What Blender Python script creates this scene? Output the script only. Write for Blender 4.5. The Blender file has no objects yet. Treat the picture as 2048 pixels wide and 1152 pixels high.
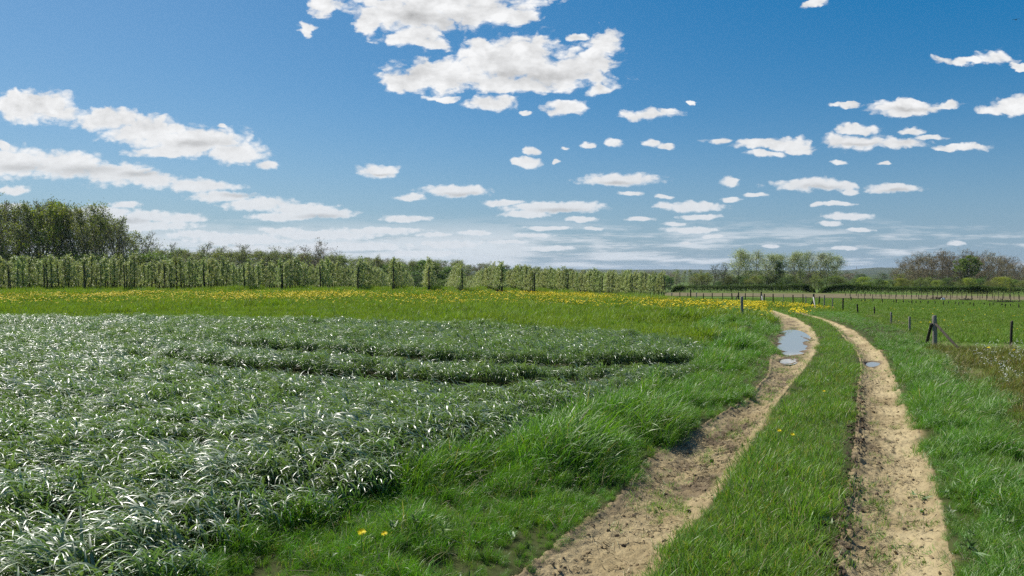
import bpy, math, random
import numpy as np
from mathutils import Vector

D = bpy.data
SC = bpy.context.scene
COL = SC.collection
rng = np.random.default_rng(11)
random.seed(5)
PI = math.pi

# ------------------------------------------------------------------ camera
CAMZ, F, HOR = 1.8, 1450.0, 545.0
PITCH = math.atan((576.0 - HOR) / F)
cd = D.cameras.new('camera')
cam = D.objects.new('camera', cd)
COL.objects.link(cam)
cam.location = (0, 0, CAMZ)
cam.rotation_euler = (PI / 2 - PITCH, 0, 0)
cd.sensor_width = 36.0
cd.lens = 36.0 * F / 2048.0
cd.clip_start, cd.clip_end = 0.1, 20000.0
SC.camera = cam

# ------------------------------------------------------------------ render / exposure
SC.view_settings.view_transform = 'Standard'
SC.view_settings.look = 'None'
SC.view_settings.gamma = 1.0
SC.view_settings.exposure = 0.42
SC.view_settings.use_curve_mapping = False
SC.render.engine = 'CYCLES'
cy = SC.cycles
cy.max_bounces = 6
cy.diffuse_bounces = 3
cy.glossy_bounces = 2
cy.transmission_bounces = 3
cy.transparent_max_bounces = 4
cy.volume_bounces = 0
cy.caustics_reflective = False
cy.caustics_refractive = False
cy.use_denoising = False

# ------------------------------------------------------------------ sun
SUN_AZ, SUN_EL = math.radians(-44), math.radians(50)   # azimuth measured from +Y towards +X
sun_dir = Vector((math.sin(SUN_AZ) * math.cos(SUN_EL), math.cos(SUN_AZ) * math.cos(SUN_EL), math.sin(SUN_EL)))
sl = D.lights.new('sun', 'SUN')
sl.energy = 5.0
sl.angle = math.radians(0.53)
sl.color = (1.0, 0.955, 0.88)
so = D.objects.new('sun', sl)
COL.objects.link(so)
so.rotation_euler = sun_dir.to_track_quat('Z', 'Y').to_euler()

# ------------------------------------------------------------------ world: sky with clouds
W = D.worlds.new('World')
SC.world = W
W.use_nodes = True
wt = W.node_tree
wt.nodes.clear()


class NT:
    """small helper to write node trees"""
    def __init__(self, tree):
        self.t = tree

    def n(self, typ, **kw):
        nd = self.t.nodes.new(typ)
        for k, v in kw.items():
            setattr(nd, k, v)
        return nd

    def put(self, sock, v):
        if isinstance(v, bpy.types.NodeSocket):
            self.t.links.new(v, sock)
        elif v is not None:
            sock.default_value = v

    def math(self, op, a, b=None, c=None, clamp=False):
        nd = self.n('ShaderNodeMath', operation=op, use_clamp=clamp)
        for s, v in zip(nd.inputs, (a, b, c)):
            self.put(s, v)
        return nd.outputs[0]

    def vmath(self, op, a, b=None, c=None, out=0):
        nd = self.n('ShaderNodeVectorMath', operation=op)
        for s, v in zip(nd.inputs, (a, b, c)):
            self.put(s, v)
        return nd.outputs['Value' if op in ('DOT_PRODUCT', 'LENGTH') else 'Vector']

    def xyz(self, x, y, z=0.0):
        nd = self.n('ShaderNodeCombineXYZ')
        for s, v in zip(nd.inputs, (x, y, z)):
            self.put(s, v)
        return nd.outputs[0]

    def sep(self, v):
        nd = self.n('ShaderNodeSeparateXYZ')
        self.put(nd.inputs[0], v)
        return nd.outputs

    def rng(self, v, a, b, c=0.0, d=1.0, kind='SMOOTHSTEP'):
        nd = self.n('ShaderNodeMapRange', interpolation_type=kind, clamp=True)
        for s, x in zip(nd.inputs, (v, a, b, c, d)):
            self.put(s, x)
        return nd.outputs[0]

    def noise(self, vec, scale, detail=4.0, rough=0.55, dist=0.0, out='Fac', dim='3D'):
        nd = self.n('ShaderNodeTexNoise', noise_dimensions=dim)
        self.put(nd.inputs['Vector'], vec)
        nd.inputs['Scale'].default_value = scale
        nd.inputs['Detail'].default_value = detail
        nd.inputs['Roughness'].default_value = rough
        nd.inputs['Distortion'].default_value = dist
        return nd.outputs[out]

    def mix(self, fac, a, b, blend='MIX'):
        nd = self.n('ShaderNodeMix', data_type='RGBA', blend_type=blend)
        nd.clamp_factor = True
        self.put(nd.inputs[0], fac)
        self.put(nd.inputs[6], a)
        self.put(nd.inputs[7], b)
        return nd.outputs[2]

    def ramp(self, fac, stops):
        nd = self.n('ShaderNodeValToRGB')
        el = nd.color_ramp.elements
        while len(el) < len(stops):
            el.new(0.5)
        for e, (p, c) in zip(el, stops):
            e.position = p
            e.color = c if len(c) == 4 else (*c, 1)
        self.put(nd.inputs[0], fac)
        return nd.outputs[0]


def c4(r, g, b):
    return (r, g, b, 1.0)


# clouds seen in the sky: (centre x, centre y, half width, half height) read off in the photo, turned into directions
CLOUDS = [
    (655, 12, 42, 22), (607, 55, 26, 13), (820, 25, 125, 48), (950, 25, 120, 32), (820, 72, 72, 24), (740, 40, 45, 34),
    (860, 88, 40, 14), (1040, 35, 55, 14), (905, 5, 190, 26),
    (1000, 125, 120, 52), (880, 150, 120, 36), (1120, 140, 120, 42), (1060, 105, 70, 36), (1205, 92, 40, 34), (1205, 130, 30, 28),
    (975, 92, 45, 24), (1190, 178, 36, 14), (1145, 72, 22, 10), (810, 160, 50, 22), (1020, 168, 120, 18),
    (985, 204, 60, 15), (1135, 218, 36, 15), (1058, 226, 16, 7), (880, 194, 34, 7),
    (1290, 228, 60, 11), (1330, 221, 18, 7), (1380, 207, 9, 5),
    (60, 215, 92, 32), (110, 225, 48, 22), (15, 205, 40, 22),
    (215, 240, 78, 26), (300, 262, 105, 32), (395, 285, 105, 34), (470, 305, 62, 22), (205, 222, 32, 14), (340, 300, 80, 16), (535, 330, 24, 10), (450, 249, 14, 6),
    (20, 325, 80, 36), (130, 330, 100, 32), (225, 348, 90, 28), (310, 362, 60, 18), (5, 292, 15, 12), (405, 372, 85, 15), (440, 393, 70, 12),
    (520, 408, 85, 15), (610, 420, 85, 16), (665, 428, 58, 11), (570, 433, 80, 9), (25, 380, 36, 10),
    (250, 410, 34, 8), (200, 425, 70, 14), (300, 433, 70, 14), (365, 437, 60, 12), (100, 428, 60, 14), (200, 440, 150, 14), (20, 412, 40, 8), (280, 452, 140, 12),
    (757, 343, 48, 14), (822, 396, 30, 8), (912, 383, 76, 12), (810, 437, 56, 8), (1030, 324, 14, 8), (1055, 326, 30, 12), (1062, 302, 20, 8), (1130, 294, 10, 4), (1178, 291, 17, 6), (1232, 286, 18, 9), (1306, 288, 18, 10), (1335, 293, 22, 7), (1114, 326, 8, 5),
    (1240, 360, 90, 14), (1005, 405, 45, 7), (1090, 415, 90, 12), (1150, 414, 64, 11), (1050, 428, 54, 8), (1165, 438, 34, 7), (1090, 456, 60, 6), (1190, 457, 22, 5), (1280, 438, 30, 6), (1265, 387, 26, 5), (1325, 394, 25, 5), (1060, 471, 48, 5),
    (1390, 413, 72, 11), (1330, 410, 26, 6), (1400, 434, 46, 6), (1385, 460, 62, 8), (1420, 474, 30, 5), (1352, 447, 26, 5), (1370, 486, 20, 5),
    (1460, 364, 21, 10), (1465, 398, 22, 6), (1508, 390, 24, 5),
    (1625, 371, 90, 13), (1690, 372, 30, 11), (1788, 377, 60, 10), (1698, 384, 20, 8),
    (1530, 287, 75, 14), (1590, 290, 50, 12), (1440, 281, 34, 8), (1537, 308, 46, 8), (1600, 299, 36, 8),
    (1715, 284, 74, 18), (1800, 287, 72, 11), (1870, 275, 36, 7), (1712, 258, 50, 9), (1820, 262, 30, 9), (1930, 295, 58, 8), (1900, 300, 34, 5), (1682, 324, 22, 5), (1767, 328, 14, 4),
    (1810, 213, 78, 17), (1880, 212, 42, 9), (1700, 209, 44, 5), (1815, 225, 48, 10), (2010, 218, 60, 15), (2040, 208, 60, 18),
    (1920, 122, 54, 11), (1995, 116, 44, 16), (2035, 130, 20, 6), (1632, 6, 34, 9),
    (1695, 432, 58, 8), (1660, 447, 26, 6), (1718, 460, 34, 5), (1672, 409, 40, 5), (1630, 409, 14, 5), (1910, 486, 22, 6),
    (1540, 492, 22, 4), (1690, 497, 34, 4), (950, 466, 40, 7), (870, 470, 40, 6), (640, 470, 150, 12), (760, 462, 110, 9), (900, 490, 90, 10), (1100, 496, 60, 6), (560, 462, 60, 9), (480, 480, 130, 14), (700, 492, 160, 12), (520, 500, 150, 12), (400, 470, 80, 10), (840, 508, 120, 9), (1010, 484, 60, 5),
]
GREYS = [(1085, 147, 130, 24), (1010, 150, 60, 16), (395, 287, 70, 11), (165, 340, 95, 16), (280, 350, 60, 10), (40, 335, 60, 12), (850, 40, 90, 22), (640, 434, 55, 7), (480, 390, 50, 6), (1120, 420, 70, 6), (1640, 376, 60, 6), (1790, 382, 40, 5), (1820, 218, 50, 7), (230, 442, 90, 7), (760, 349, 36, 4), (1240, 366, 50, 5), (1720, 290, 50, 6), (915, 389, 50, 5)]


def uv_of(px, py):
    x, yu = (px - 1024.0) / F, (576.0 - py) / F
    sp, cp = math.sin(PITCH), math.cos(PITCH)
    wy, wz = cp + yu * sp, -sp + yu * cp
    return x / wy, wz / wy


def build_world():
    h = NT(wt)
    geo = h.n('ShaderNodeTexCoord')
    dirv = h.vmath('NORMALIZE', geo.outputs['Generated'])
    x, y, z = h.sep(dirv)
    ys = h.math('MAXIMUM', y, 0.08)
    u = h.math('DIVIDE', x, ys)
    v = h.math('DIVIDE', z, ys)
    sky = h.n('ShaderNodeTexSky', sky_type='NISHITA')
    sky.sun_disc = False
    sky.sun_elevation = SUN_EL
    sky.sun_rotation = SUN_AZ
    sky.altitude = 60
    sky.air_density = 1.0
    sky.dust_density = 0.6
    sky.ozone_density = 2.2
    # deeper blue, as the camera recorded it
    grade = h.vmath('MAXIMUM', h.vmath('MULTIPLY_ADD', sky.outputs[0], (0.83, 0.84, 0.74), (-1.30, -0.15, 1.95)), (0.05, 0.2, 0.5))
    # paler air towards the horizon
    pale = h.math('POWER', h.rng(z, 0.26, 0.0, kind='LINEAR'), 2.2)
    skyc = h.mix(h.math('MULTIPLY', pale, 0.80), grade, c4(3.5, 5.1, 6.6))
    bg1 = h.n('ShaderNodeBackground')
    h.put(bg1.inputs[0], skyc)
    bg1.inputs[1].default_value = SKY_STRENGTH
    bright = h.mix(h.rng(v, 0.0, 0.18), c4(0.76, 0.81, 0.87), c4(0.90, 0.905, 0.91))

    # outline noise: finer towards the horizon, where the clouds are farther away
    kk = h.rng(v, 0.03, 0.30, 0.22, 1.0)
    P0 = h.xyz(u, v, 0)
    w1 = h.vmath('SUBTRACT', h.noise(h.vmath('MULTIPLY', P0, (1, 1.6, 1)), 16.0, 2.0, 0.6, out='Color', dim='2D'), (0.5, 0.5, 0.5))
    w2 = h.vmath('SUBTRACT', h.noise(h.vmath('MULTIPLY', P0, (1, 1.8, 1)), 55.0, 3.0, 0.65, out='Color', dim='2D'), (0.5, 0.5, 0.5))

    def scaled(vec, s, k):
        q = h.vmath('SCALE', vec)
        h.put(q.node.inputs['Scale'], h.math('MULTIPLY', k, s))
        return h.vmath('MULTIPLY', q, (1.3, 0.75, 0))
    P = h.vmath('ADD', h.vmath('ADD', P0, scaled(w1, 0.036, kk)), scaled(w2, 0.012, kk))
    def puffs(scale, stretch):
        vo = h.n('ShaderNodeTexVoronoi', voronoi_dimensions='2D', feature='F1')
        h.put(vo.inputs['Vector'], h.vmath('MULTIPLY', P, (1, stretch, 1)))
        vo.inputs['Scale'].default_value = scale
        return h.math('SUBTRACT', 0.42, vo.outputs['Distance'])
    n2 = h.noise(h.vmath('MULTIPLY', P0, (1, 2.0, 1)), 75.0, 4.0, 0.66, dim='2D')
    n1 = h.noise(h.vmath('MULTIPLY', P0, (1, 1.7, 1)), 24.0, 5.0, 0.66, dim='2D')
    kn = h.rng(v, 0.06, 0.26)
    b1, b2 = puffs(34.0, 1.5), puffs(85.0, 1.7)
    bil = h.math('ADD', h.math('MULTIPLY', b1, h.math('MULTIPLY_ADD', kn, 0.9, 0.1)), h.math('MULTIPLY', b2, 0.55))
    nn = h.math('ADD', h.math('MULTIPLY', n1, kn), h.math('MULTIPLY', n2, h.math('SUBTRACT', 1.0, kn)))
    nn = h.math('ADD', h.math('MULTIPLY_ADD', nn, 1.45, -0.72), bil)

    # thin far layers lying on the horizon
    hl = h.noise(h.xyz(h.math('MULTIPLY', u, 9.0), h.math('MULTIPLY', v, 85.0), 3.1), 1.0, 4.0, 0.62, 0.0, dim='2D')
    hl2 = h.noise(h.xyz(h.math('MULTIPLY', u, 2.2), h.math('MULTIPLY', v, 14.0), 8.3), 1.0, 1.0, 0.5, dim='2D')
    leftness = h.rng(u, -0.1, 0.45, 0.12, -0.06)
    cover = h.math('ADD', h.math('ADD', hl, h.math('MULTIPLY', hl2, 0.5)), leftness)
    a_h = h.rng(cover, 0.66, 0.92)
    band = h.math('MULTIPLY', h.rng(v, 0.001, 0.012), h.rng(v, 0.085, 0.035))
    a_h = h.math('MULTIPLY', h.math('MULTIPLY', a_h, band), 0.70)
    sh_h = h.math('MULTIPLY_ADD', hl, 0.25, 0.80)

    def cloud_bg(alpha, shade):
        cc = h.vmath('SCALE', bright)
        h.put(cc.node.inputs['Scale'], shade)
        bg2 = h.n('ShaderNodeBackground')
        h.put(bg2.inputs[0], cc)
        bg2.inputs[1].default_value = 0.775
        mx = h.n('ShaderNodeMixShader')
        h.put(mx.inputs[0], alpha)
        h.put(mx.inputs[1], bg1.outputs[0])
        h.put(mx.inputs[2], bg2.outputs[0])
        return mx.outputs[0]

    def chain(items):
        g = D.node_groups.new('cloud_outline', 'ShaderNodeTree')
        g.interface.new_socket('P', in_out='INPUT', socket_type='NodeSocketVector')
        g.interface.new_socket('R', in_out='OUTPUT', socket_type='NodeSocketFloat')
        k = NT(g)
        gi, go = k.n('NodeGroupInput'), k.n('NodeGroupOutput')
        acc = None
        for cx, cyy, rx, ry in items:
            cu, cv = uv_of(cx, cyy)
            sx, sy = F / rx, F / ry
            q = k.vmath('MULTIPLY_ADD', gi.outputs[0], (sx, sy, 0), (-cu * sx, -cv * sy, 0))
            r2 = k.vmath('DOT_PRODUCT', q, q)
            acc = r2 if acc is None else k.math('MINIMUM', acc, r2)
        k.put(go.inputs[0], k.math('SQRT', k.math('MAXIMUM', acc, 0.0)))
        nd = h.n('ShaderNodeGroup')
        nd.node_tree = g
        h.put(nd.inputs[0], P)
        return nd.outputs[0]
    f0 = h.math('ADD', h.math('MULTIPLY_ADD', chain(CLOUDS), -1.75, 1.85), nn)
    a_main = h.math('MULTIPLY', h.rng(f0, -0.12, 0.85), h.math('MULTIPLY_ADD', kn, 0.07, 0.92))
    core = h.rng(h.math('ADD', h.math('SUBTRACT', 1.0, chain(GREYS)), h.math('MULTIPLY', nn, 0.45)), -0.2, 1.0)
    # puffs brighter on the side turned to the sun
    n1b = h.noise(h.vmath('MULTIPLY', h.vmath('ADD', P0, (-0.005, 0.010, 0)), (1, 1.7, 1)), 20.0, 3.0, 0.62, dim='2D')
    lit = h.math('MULTIPLY', h.math('SUBTRACT', n1, n1b), kn)
    sh = h.math('MULTIPLY_ADD', lit, 0.55, 0.985)
    sh = h.math('ADD', sh, h.math('MULTIPLY', bil, 0.10))
    sh = h.math('SUBTRACT', sh, h.math('MULTIPLY', h.rng(f0, 0.1, 1.0), 0.09))
    sh = h.math('SUBTRACT', sh, h.math('MULTIPLY', core, 0.27))
    sh = h.math('MINIMUM', h.math('MAXIMUM', sh, 0.42), 1.02)
    shm = h.n('ShaderNodeMix')
    h.put(shm.inputs[0], h.rng(a_main, 0.0, 0.3))
    h.put(shm.inputs[2], sh_h)
    h.put(shm.inputs[3], sh)

    # the same fair-weather clouds carried on all round, where the photo does not look
    zz = h.math('MAXIMUM', z, 0.06)
    pl = h.xyz(h.math('DIVIDE', x, zz), h.math('DIVIDE', y, zz), 0.0)
    gn = h.noise(pl, 0.9, 5.0, 0.58, 0.0, dim='2D')
    rim = h.math('MULTIPLY', h.rng(h.math('ABSOLUTE', u), 0.92, 0.80), h.rng(v, 0.52, 0.46))
    rim = h.math('MULTIPLY', rim, h.rng(y, 0.05, 0.2))
    a_g = h.math('MULTIPLY', h.math('MULTIPLY', h.rng(gn, 0.56, 0.68), h.math('SUBTRACT', 1.0, rim)), h.rng(z, 0.02, 0.12))
    al = h.math('MAXIMUM', h.math('MULTIPLY', h.math('MAXIMUM', a_main, a_h), rim), a_g)
    out = h.n('ShaderNodeOutputWorld')
    h.put(out.inputs[0], cloud_bg(al, shm.outputs[0]))


SKY_STRENGTH = 0.0615
build_world()
W.cycles.sampling_method = 'MANUAL'
W.cycles.sample_map_resolution = 128


# ------------------------------------------------------------------ helpers
def tag(o, label=None, cat=None, group=None, kind=None):
    if label: o['label'] = label
    if cat: o['category'] = cat
    if group: o['group'] = group
    if kind: o['kind'] = kind
    return o


def obj(name, me, parent=None, loc=None, link=True):
    o = D.objects.new(name, me)
    if link:
        COL.objects.link(o)
    if parent is not None:
        o.parent = parent
    if loc is not None:
        o.location = loc
    return o


def empty(name, loc, rz=0.0, s=1.0):
    o = D.objects.new(name, None)
    o.empty_display_size = 0.2
    COL.objects.link(o)
    o.location = loc
    o.rotation_euler = (0, 0, rz)
    o.scale = (s, s, s) if not isinstance(s, tuple) else s
    return o


def mesh_from(name, v, f, mats=(), smooth=True, tint=None, mat_idx=None):
    """v (N,3) array, f (M,k) array of one face size or list of arrays"""
    me = D.meshes.new(name)
    v = np.asarray(v, np.float32)
    fs = f if isinstance(f, list) else [f]
    fs = [np.asarray(q, np.int32) for q in fs if len(q)]
    nl = sum(q.size for q in fs)
    npoly = sum(len(q) for q in fs)
    me.vertices.add(len(v))
    me.vertices.foreach_set('co', v.ravel())
    me.loops.add(nl)
    me.polygons.add(npoly)
    me.loops.foreach_set('vertex_index', np.concatenate([q.ravel() for q in fs]))
    tot = np.concatenate([np.full(len(q), q.shape[1], np.int32) for q in fs])
    st = np.concatenate([[0], np.cumsum(tot)[:-1]]).astype(np.int32)
    me.polygons.foreach_set('loop_start', st)
    if smooth:
        me.polygons.foreach_set('use_smooth', np.ones(npoly, bool))
    for m in mats:
        me.materials.append(m)
    if mat_idx is not None:
        me.polygons.foreach_set('material_index', np.asarray(mat_idx, np.int32))
    me.update(calc_edges=True)
    if tint is not None:
        at_ = me.color_attributes.new('tint', 'FLOAT_COLOR', 'POINT')
        t = np.ones((len(v), 4), np.float32)
        t[:, :tint.shape[1]] = tint
        at_.data.foreach_set('color', t.ravel())
    return me


def sstep(a, b, x):
    t = np.clip((np.asarray(x, float) - a) / (b - a), 0, 1)
    return t * t * (3 - 2 * t)


def vn(x, y, freq=1.0, seed=0):
    """value noise 0..1"""
    x = np.asarray(x, float) * freq + seed * 17.31
    y = np.asarray(y, float) * freq + seed * 9.77
    xi, yi = np.floor(x).astype(np.int64), np.floor(y).astype(np.int64)
    xf, yf = x - xi, y - yi
    xf, yf = xf * xf * (3 - 2 * xf), yf * yf * (3 - 2 * yf)

    def hsh(a, b):
        n = (a * 374761393 + b * 668265263 + seed * 2246822519) & 0xffffffff
        n = ((n ^ (n >> 13)) * 1274126177) & 0xffffffff
        return ((n ^ (n >> 16)) & 0xffff) / 65535.0
    return (hsh(xi, yi) * (1 - xf) + hsh(xi + 1, yi) * xf) * (1 - yf) + (hsh(xi, yi + 1) * (1 - xf) + hsh(xi + 1, yi + 1) * xf) * yf


def fbm(x, y, freq, octv=4, seed=0, gain=0.5):
    s, a, t = 0, 1.0, 0
    for i in range(octv):
        s = s + a * vn(x, y, freq * 2.03 ** i, seed + i)
        t += a
        a *= gain
    return s / t


# ------------------------------------------------------------------ the lie of the land
def base_z(x, y):
    x = np.asarray(x, float)
    y = np.asarray(y, float)
    zr = np.interp(y, [-60, 0, 15, 60, 100, 112, 158, 210, 320, 650, 1300, 2600, 4000], [.4, 0, -.1, -1.1, -2.1, -2.3, -2.35, -3.4, -7, -10, -11, -8, 0])
    zl = np.interp(y, [-60, 0, 60, 76, 86, 135, 210, 320, 650, 1300, 2600, 4000], [.1, 0, -.03, -.05, -.30, -3.0, -5.5, -7.5, -10, -11, -8, 0])
    w = sstep(-5, 27, x)
    z = zl * (1 - w) + zr * w
    yy = np.maximum(y, 1.0)
    u = x / yy
    far = sstep(2300, 4200, y)
    ridge = 3.0 + 5 * fbm(u, u * 0, 9.0, 3, 3) + 19 * np.exp(-((u - 0.505) / 0.035) ** 2) + 9 * np.exp(-((u - 0.57) / 0.05) ** 2) + 8 * np.exp(-((u - 0.15) / 0.25) ** 2) + 10 * np.exp(-((u + 0.5) / 0.5) ** 2)
    return z + far * ridge


SP, CP = math.sin(PITCH), math.cos(PITCH)


def at(px, py, dz=0.0):
    """the point of the ground (raised by dz) in that direction"""
    a, b = (px - 1024.0) / F, (576.0 - py) / F
    d = np.array([a, CP + b * SP, -SP + b * CP])
    ts = np.geomspace(1.0, 6000, 1500)
    zz = CAMZ + d[2] * ts - base_z(d[0] * ts, d[1] * ts) - dz
    i = int(np.argmax(zz < 0))
    if i == 0:
        i = len(ts) - 1
    lo, hi = ts[i - 1], ts[i]
    for _ in range(30):
        m = 0.5 * (lo + hi)
        if CAMZ + d[2] * m - base_z(d[0] * m, d[1] * m) - dz > 0:
            lo = m
        else:
            hi = m
    return Vector((d[0] * hi, d[1] * hi, CAMZ + d[2] * hi - dz))


def height_at(p, py):
    """height above point p of something whose top is seen at row py"""
    b = (576.0 - py) / F
    k = (-SP + b * CP) / (CP + b * SP)
    return CAMZ + k * p.y - p.z


def edge(pts, dz=0.0, ext=True):
    q = [at(*p, dz) for p in pts]
    q = sorted([(p.y, p.x) for p in q])
    ys, xs = [p[0] for p in q], [p[1] for p in q]
    if ext:
        s = (xs[2] - xs[0]) / (ys[2] - ys[0])
        ys = [ys[0] - 8] + ys
        xs = [xs[0] - 8 * s] + xs
    ys, xs = np.array(ys), np.array(xs)
    return lambda y: np.interp(y, ys, xs)


LL = edge([(1040, 1152), (1130, 1080), (1235, 1000), (1262, 960), (1300, 912), (1370, 868), (1440, 830), (1505, 790), (1540, 745), (1545, 712), (1546, 690), (1554, 668), (1566, 652), (1560, 640), (1545, 630), (1530, 622)])
LR = edge([(1285, 1152), (1345, 1090), (1415, 1000), (1475, 920), (1515, 860), (1555, 800), (1598, 745), (1625, 710), (1634, 690), (1632, 672), (1618, 652), (1590, 636), (1562, 626), (1540, 620)])
RL = edge([(1690, 1152), (1684, 1090), (1692, 1030), (1708, 960), (1714, 900), (1720, 830), (1720, 770), (1725, 735), (1720, 710), (1706, 690), (1690, 672), (1672, 655), (1650, 643), (1628, 635), (1603, 628.5), (1585, 625)])
RR = edge([(1905, 1152), (1893, 1080), (1880, 1010), (1865, 950), (1840, 880), (1815, 820), (1795, 770), (1775, 725), (1757, 700), (1738, 684), (1712, 665), (1680, 649), (1655, 640), (1630, 632.5), (1606, 626), (1587, 622.5)])
CE = edge([(340, 1180), (650, 1040), (885, 960), (1022, 900), (1140, 838), (1230, 803), (1330, 774), (1392, 740), (1438, 706), (1444, 692)], 0.06)
_ce = CE
CE = lambda y: np.maximum(_ce(y), -2.2)
_fe = [at(*p, 0.30) for p in [(-300, 626), (0, 629), (400, 633), (700, 638), (1000, 648), (1200, 658), (1350, 672), (1440, 690)]]
FEX, FEY = np.array([p.x for p in _fe]), np.array([p.y for p in _fe])
TRACK_END = at(1538, 621).y
# boundary between right verge and the weedy patch / pasture
VE = edge([(2300, 1010), (2048, 868), (1960, 800), (1900, 742), (1860, 700), (1815, 668), (1770, 652), (1735, 640), (1700, 628), (1660, 621), (1600, 612)])


def crop_depth(x, y):
    """how far inside the crop (m), negative outside"""
    wob = (fbm(x, y, 0.9, 3, 41) - 0.5) * 0.5
    return np.minimum(CE(y) - x + wob, np.interp(x, FEX, FEY) - y + wob * 1.6)


# two tractor tramlines in the crop: far wall of the gap seen at these rows
T1 = [at(*p) for p in [(330, 700), (520, 707), (700, 718), (850, 731), (1000, 738), (1200, 741), (1360, 735)]]
T2 = [at(*p) for p in [(250, 722), (430, 738), (560, 751), (700, 764), (900, 775), (1050, 775), (1180, 770)]]


def tram(x, y):
    """crop height factor near the tramlines"""
    k = np.ones_like(np.asarray(x, float))
    for T, wgt in ((T1, 1.0), (T2, 1.0)):
        tx = np.array([p.x for p in T]); ty = np.array([p.y for p in T])
        yc = np.interp(x, tx, ty) + (vn(x, y * 0, 0.8, 77) - .5) * 0.5
        strength = sstep(tx[0] - .5, tx[2], x) * (1 - sstep(tx[-1] - 0.5, tx[-1] + 1.2, x)) * wgt
        d = yc - y                      # positive: nearer than the far wall
        dip = np.where(d < 0, sstep(-0.12, 0.0, d), np.where(d < 0.45, 1.0, 1.0 - sstep(0.45, 1.9, d)))
        k = k * (1 - 0.74 * strength * dip)
    return k


def lat(x, y):
    """signed position relative to the ruts: which band"""
    return LL(y), LR(y), RL(y), RR(y)


PUD = [(1584, 683, 30, 18.5), (1574, 715, 15, 4.2), (1745, 720, 13, 4)]
PUDW = []
for cx, cyy, rx, ry in PUD:
    a, b = at(cx, cyy - ry), at(cx, cyy + ry)
    c = at(cx, cyy)
    cym = (a.y + b.y) / 2
    PUDW.append((c.x + (cym - c.y) * (a.x - b.x) / (a.y - b.y), cym, rx / F * c.y, (a.y - b.y) / 2, (a.x - b.x) / (a.y - b.y), float(base_z(c.x, cym))))


def pud_r(x, y, k):
    cx, cyy, rx, ry, skew, z = PUDW[k]
    dx = x - cx - (y - cyy) * skew
    r = np.sqrt((dx / rx) ** 2 + ((y - cyy) / ry) ** 2)
    return r + (fbm(x, y, 2.6, 3, 60 + k) - 0.5) * 0.9


def ground_z(x, y):
    x = np.asarray(x, float); y = np.asarray(y, float)
    z = base_z(x, y)
    near = 1 - sstep(60, 110, y)
    z = z + near * ((fbm(x, y, 0.5, 3, 1) - 0.5) * 0.10 + (fbm(x, y, 2.2, 2, 5) - 0.5) * 0.03)
    ll, lr, rl, rr = lat(x, y)
    tr = (1 - sstep(TRACK_END - 6, TRACK_END + 3, y)) * sstep(-8, 0, y)
    inl = sstep(-0.06, 0.12, x - ll) * sstep(-0.06, 0.12, lr - x)
    inr = sstep(-0.06, 0.12, x - rl) * sstep(-0.06, 0.12, rr - x)
    z = z - tr * 0.15 * np.maximum(inl, inr)
    # grassy bank beside the left rut
    bank = sstep(0.35, 1.1, ll - x) * sstep(0.35, 1.1, x - CE(y))
    z = z + tr * bank * (0.27 * sstep(0.3, 0.75, fbm(x, y, 0.8, 2, 9))) * sstep(-1, 3, y)
    return z


def rut_z(x, y, t, k):
    """surface of the bare soil in rut k (0 left, 1 right); t = 0..1 across"""
    z = base_z(x, y)
    near = 1 - sstep(60, 110, y)
    z = z + near * ((fbm(x, y, 0.5, 3, 1) - 0.5) * 0.10)
    prof = -0.075 * np.sin(np.clip(t, 0, 1) * PI) ** 0.7
    z = z + prof - 0.01
    z = z + (fbm(x, y, 3.0, 3, 21) - 0.5) * 0.035 + (fbm(x, y, 12.0, 3, 25) - 0.5) * 0.020
    z = z + np.maximum(fbm(x, y, 34.0, 2, 33) - 0.5, 0) * 0.06 - 0.02 * sstep(0.62, 0.75, fbm(x, y, 7.0, 2, 37)) * fbm(x, y, 25.0, 2, 38)
    if k == 1:      # lug marks pressed into the wet left edge of the right rut
        s = y * 1.12
        lug = sstep(0.42, 0.62, np.abs(((s * 7.0 + t * 2.2 + 0.5 * vn(x, y, 1.5, 4)) % 1.0) - 0.5) * 2)
        m = sstep(-0.28, -0.12, t) * (1 - sstep(0.06, 0.16, t)) * sstep(3.5, 5, y) * (1 - sstep(11, 14, y))
        z = z + m * (lug * 0.035 - 0.012 + (fbm(x, y, 18, 2, 71) - .5) * .045)
    else:
        s = y * 1.25
        lug = sstep(0.45, 0.6, np.abs(((s * 6.0 - t * 2.5) % 1.0) - 0.5) * 2)
        m = sstep(0.5, 0.62, t) * (1 - sstep(0.85, 0.95, t)) * sstep(6.0, 7, y) * (1 - sstep(9.5, 11, y))
        z = z + m * (lug * 0.03 - 0.012)
    for q in range(3):
        r = pud_r(x, y, q)
        zw = PUDW[q][5] - 0.085
        z = z * sstep(0.95, 1.5, r) + (zw + np.clip(r - 1.0, -0.5, 0.5) * 0.10) * (1 - sstep(0.95, 1.5, r))
    return z


# ------------------------------------------------------------------ materials
def mat_new(name):
    m = D.materials.new(name)
    m.use_nodes = True
    m.node_tree.nodes.clear()
    return m, NT(m.node_tree)


def finish(m, h, shader, disp=None):
    out = h.n('ShaderNodeOutputMaterial')
    h.put(out.inputs[0], shader)
    return m


def principled(h, col, rough=0.6, spec=0.3, normal=None):
    p = h.n('ShaderNodeBsdfPrincipled')
    h.put(p.inputs['Base Color'], col)
    h.put(p.inputs['Roughness'], rough)
    h.put(p.inputs['Specular IOR Level'], spec)
    if normal is not None:
        h.put(p.inputs['Normal'], normal)
    return p


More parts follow.
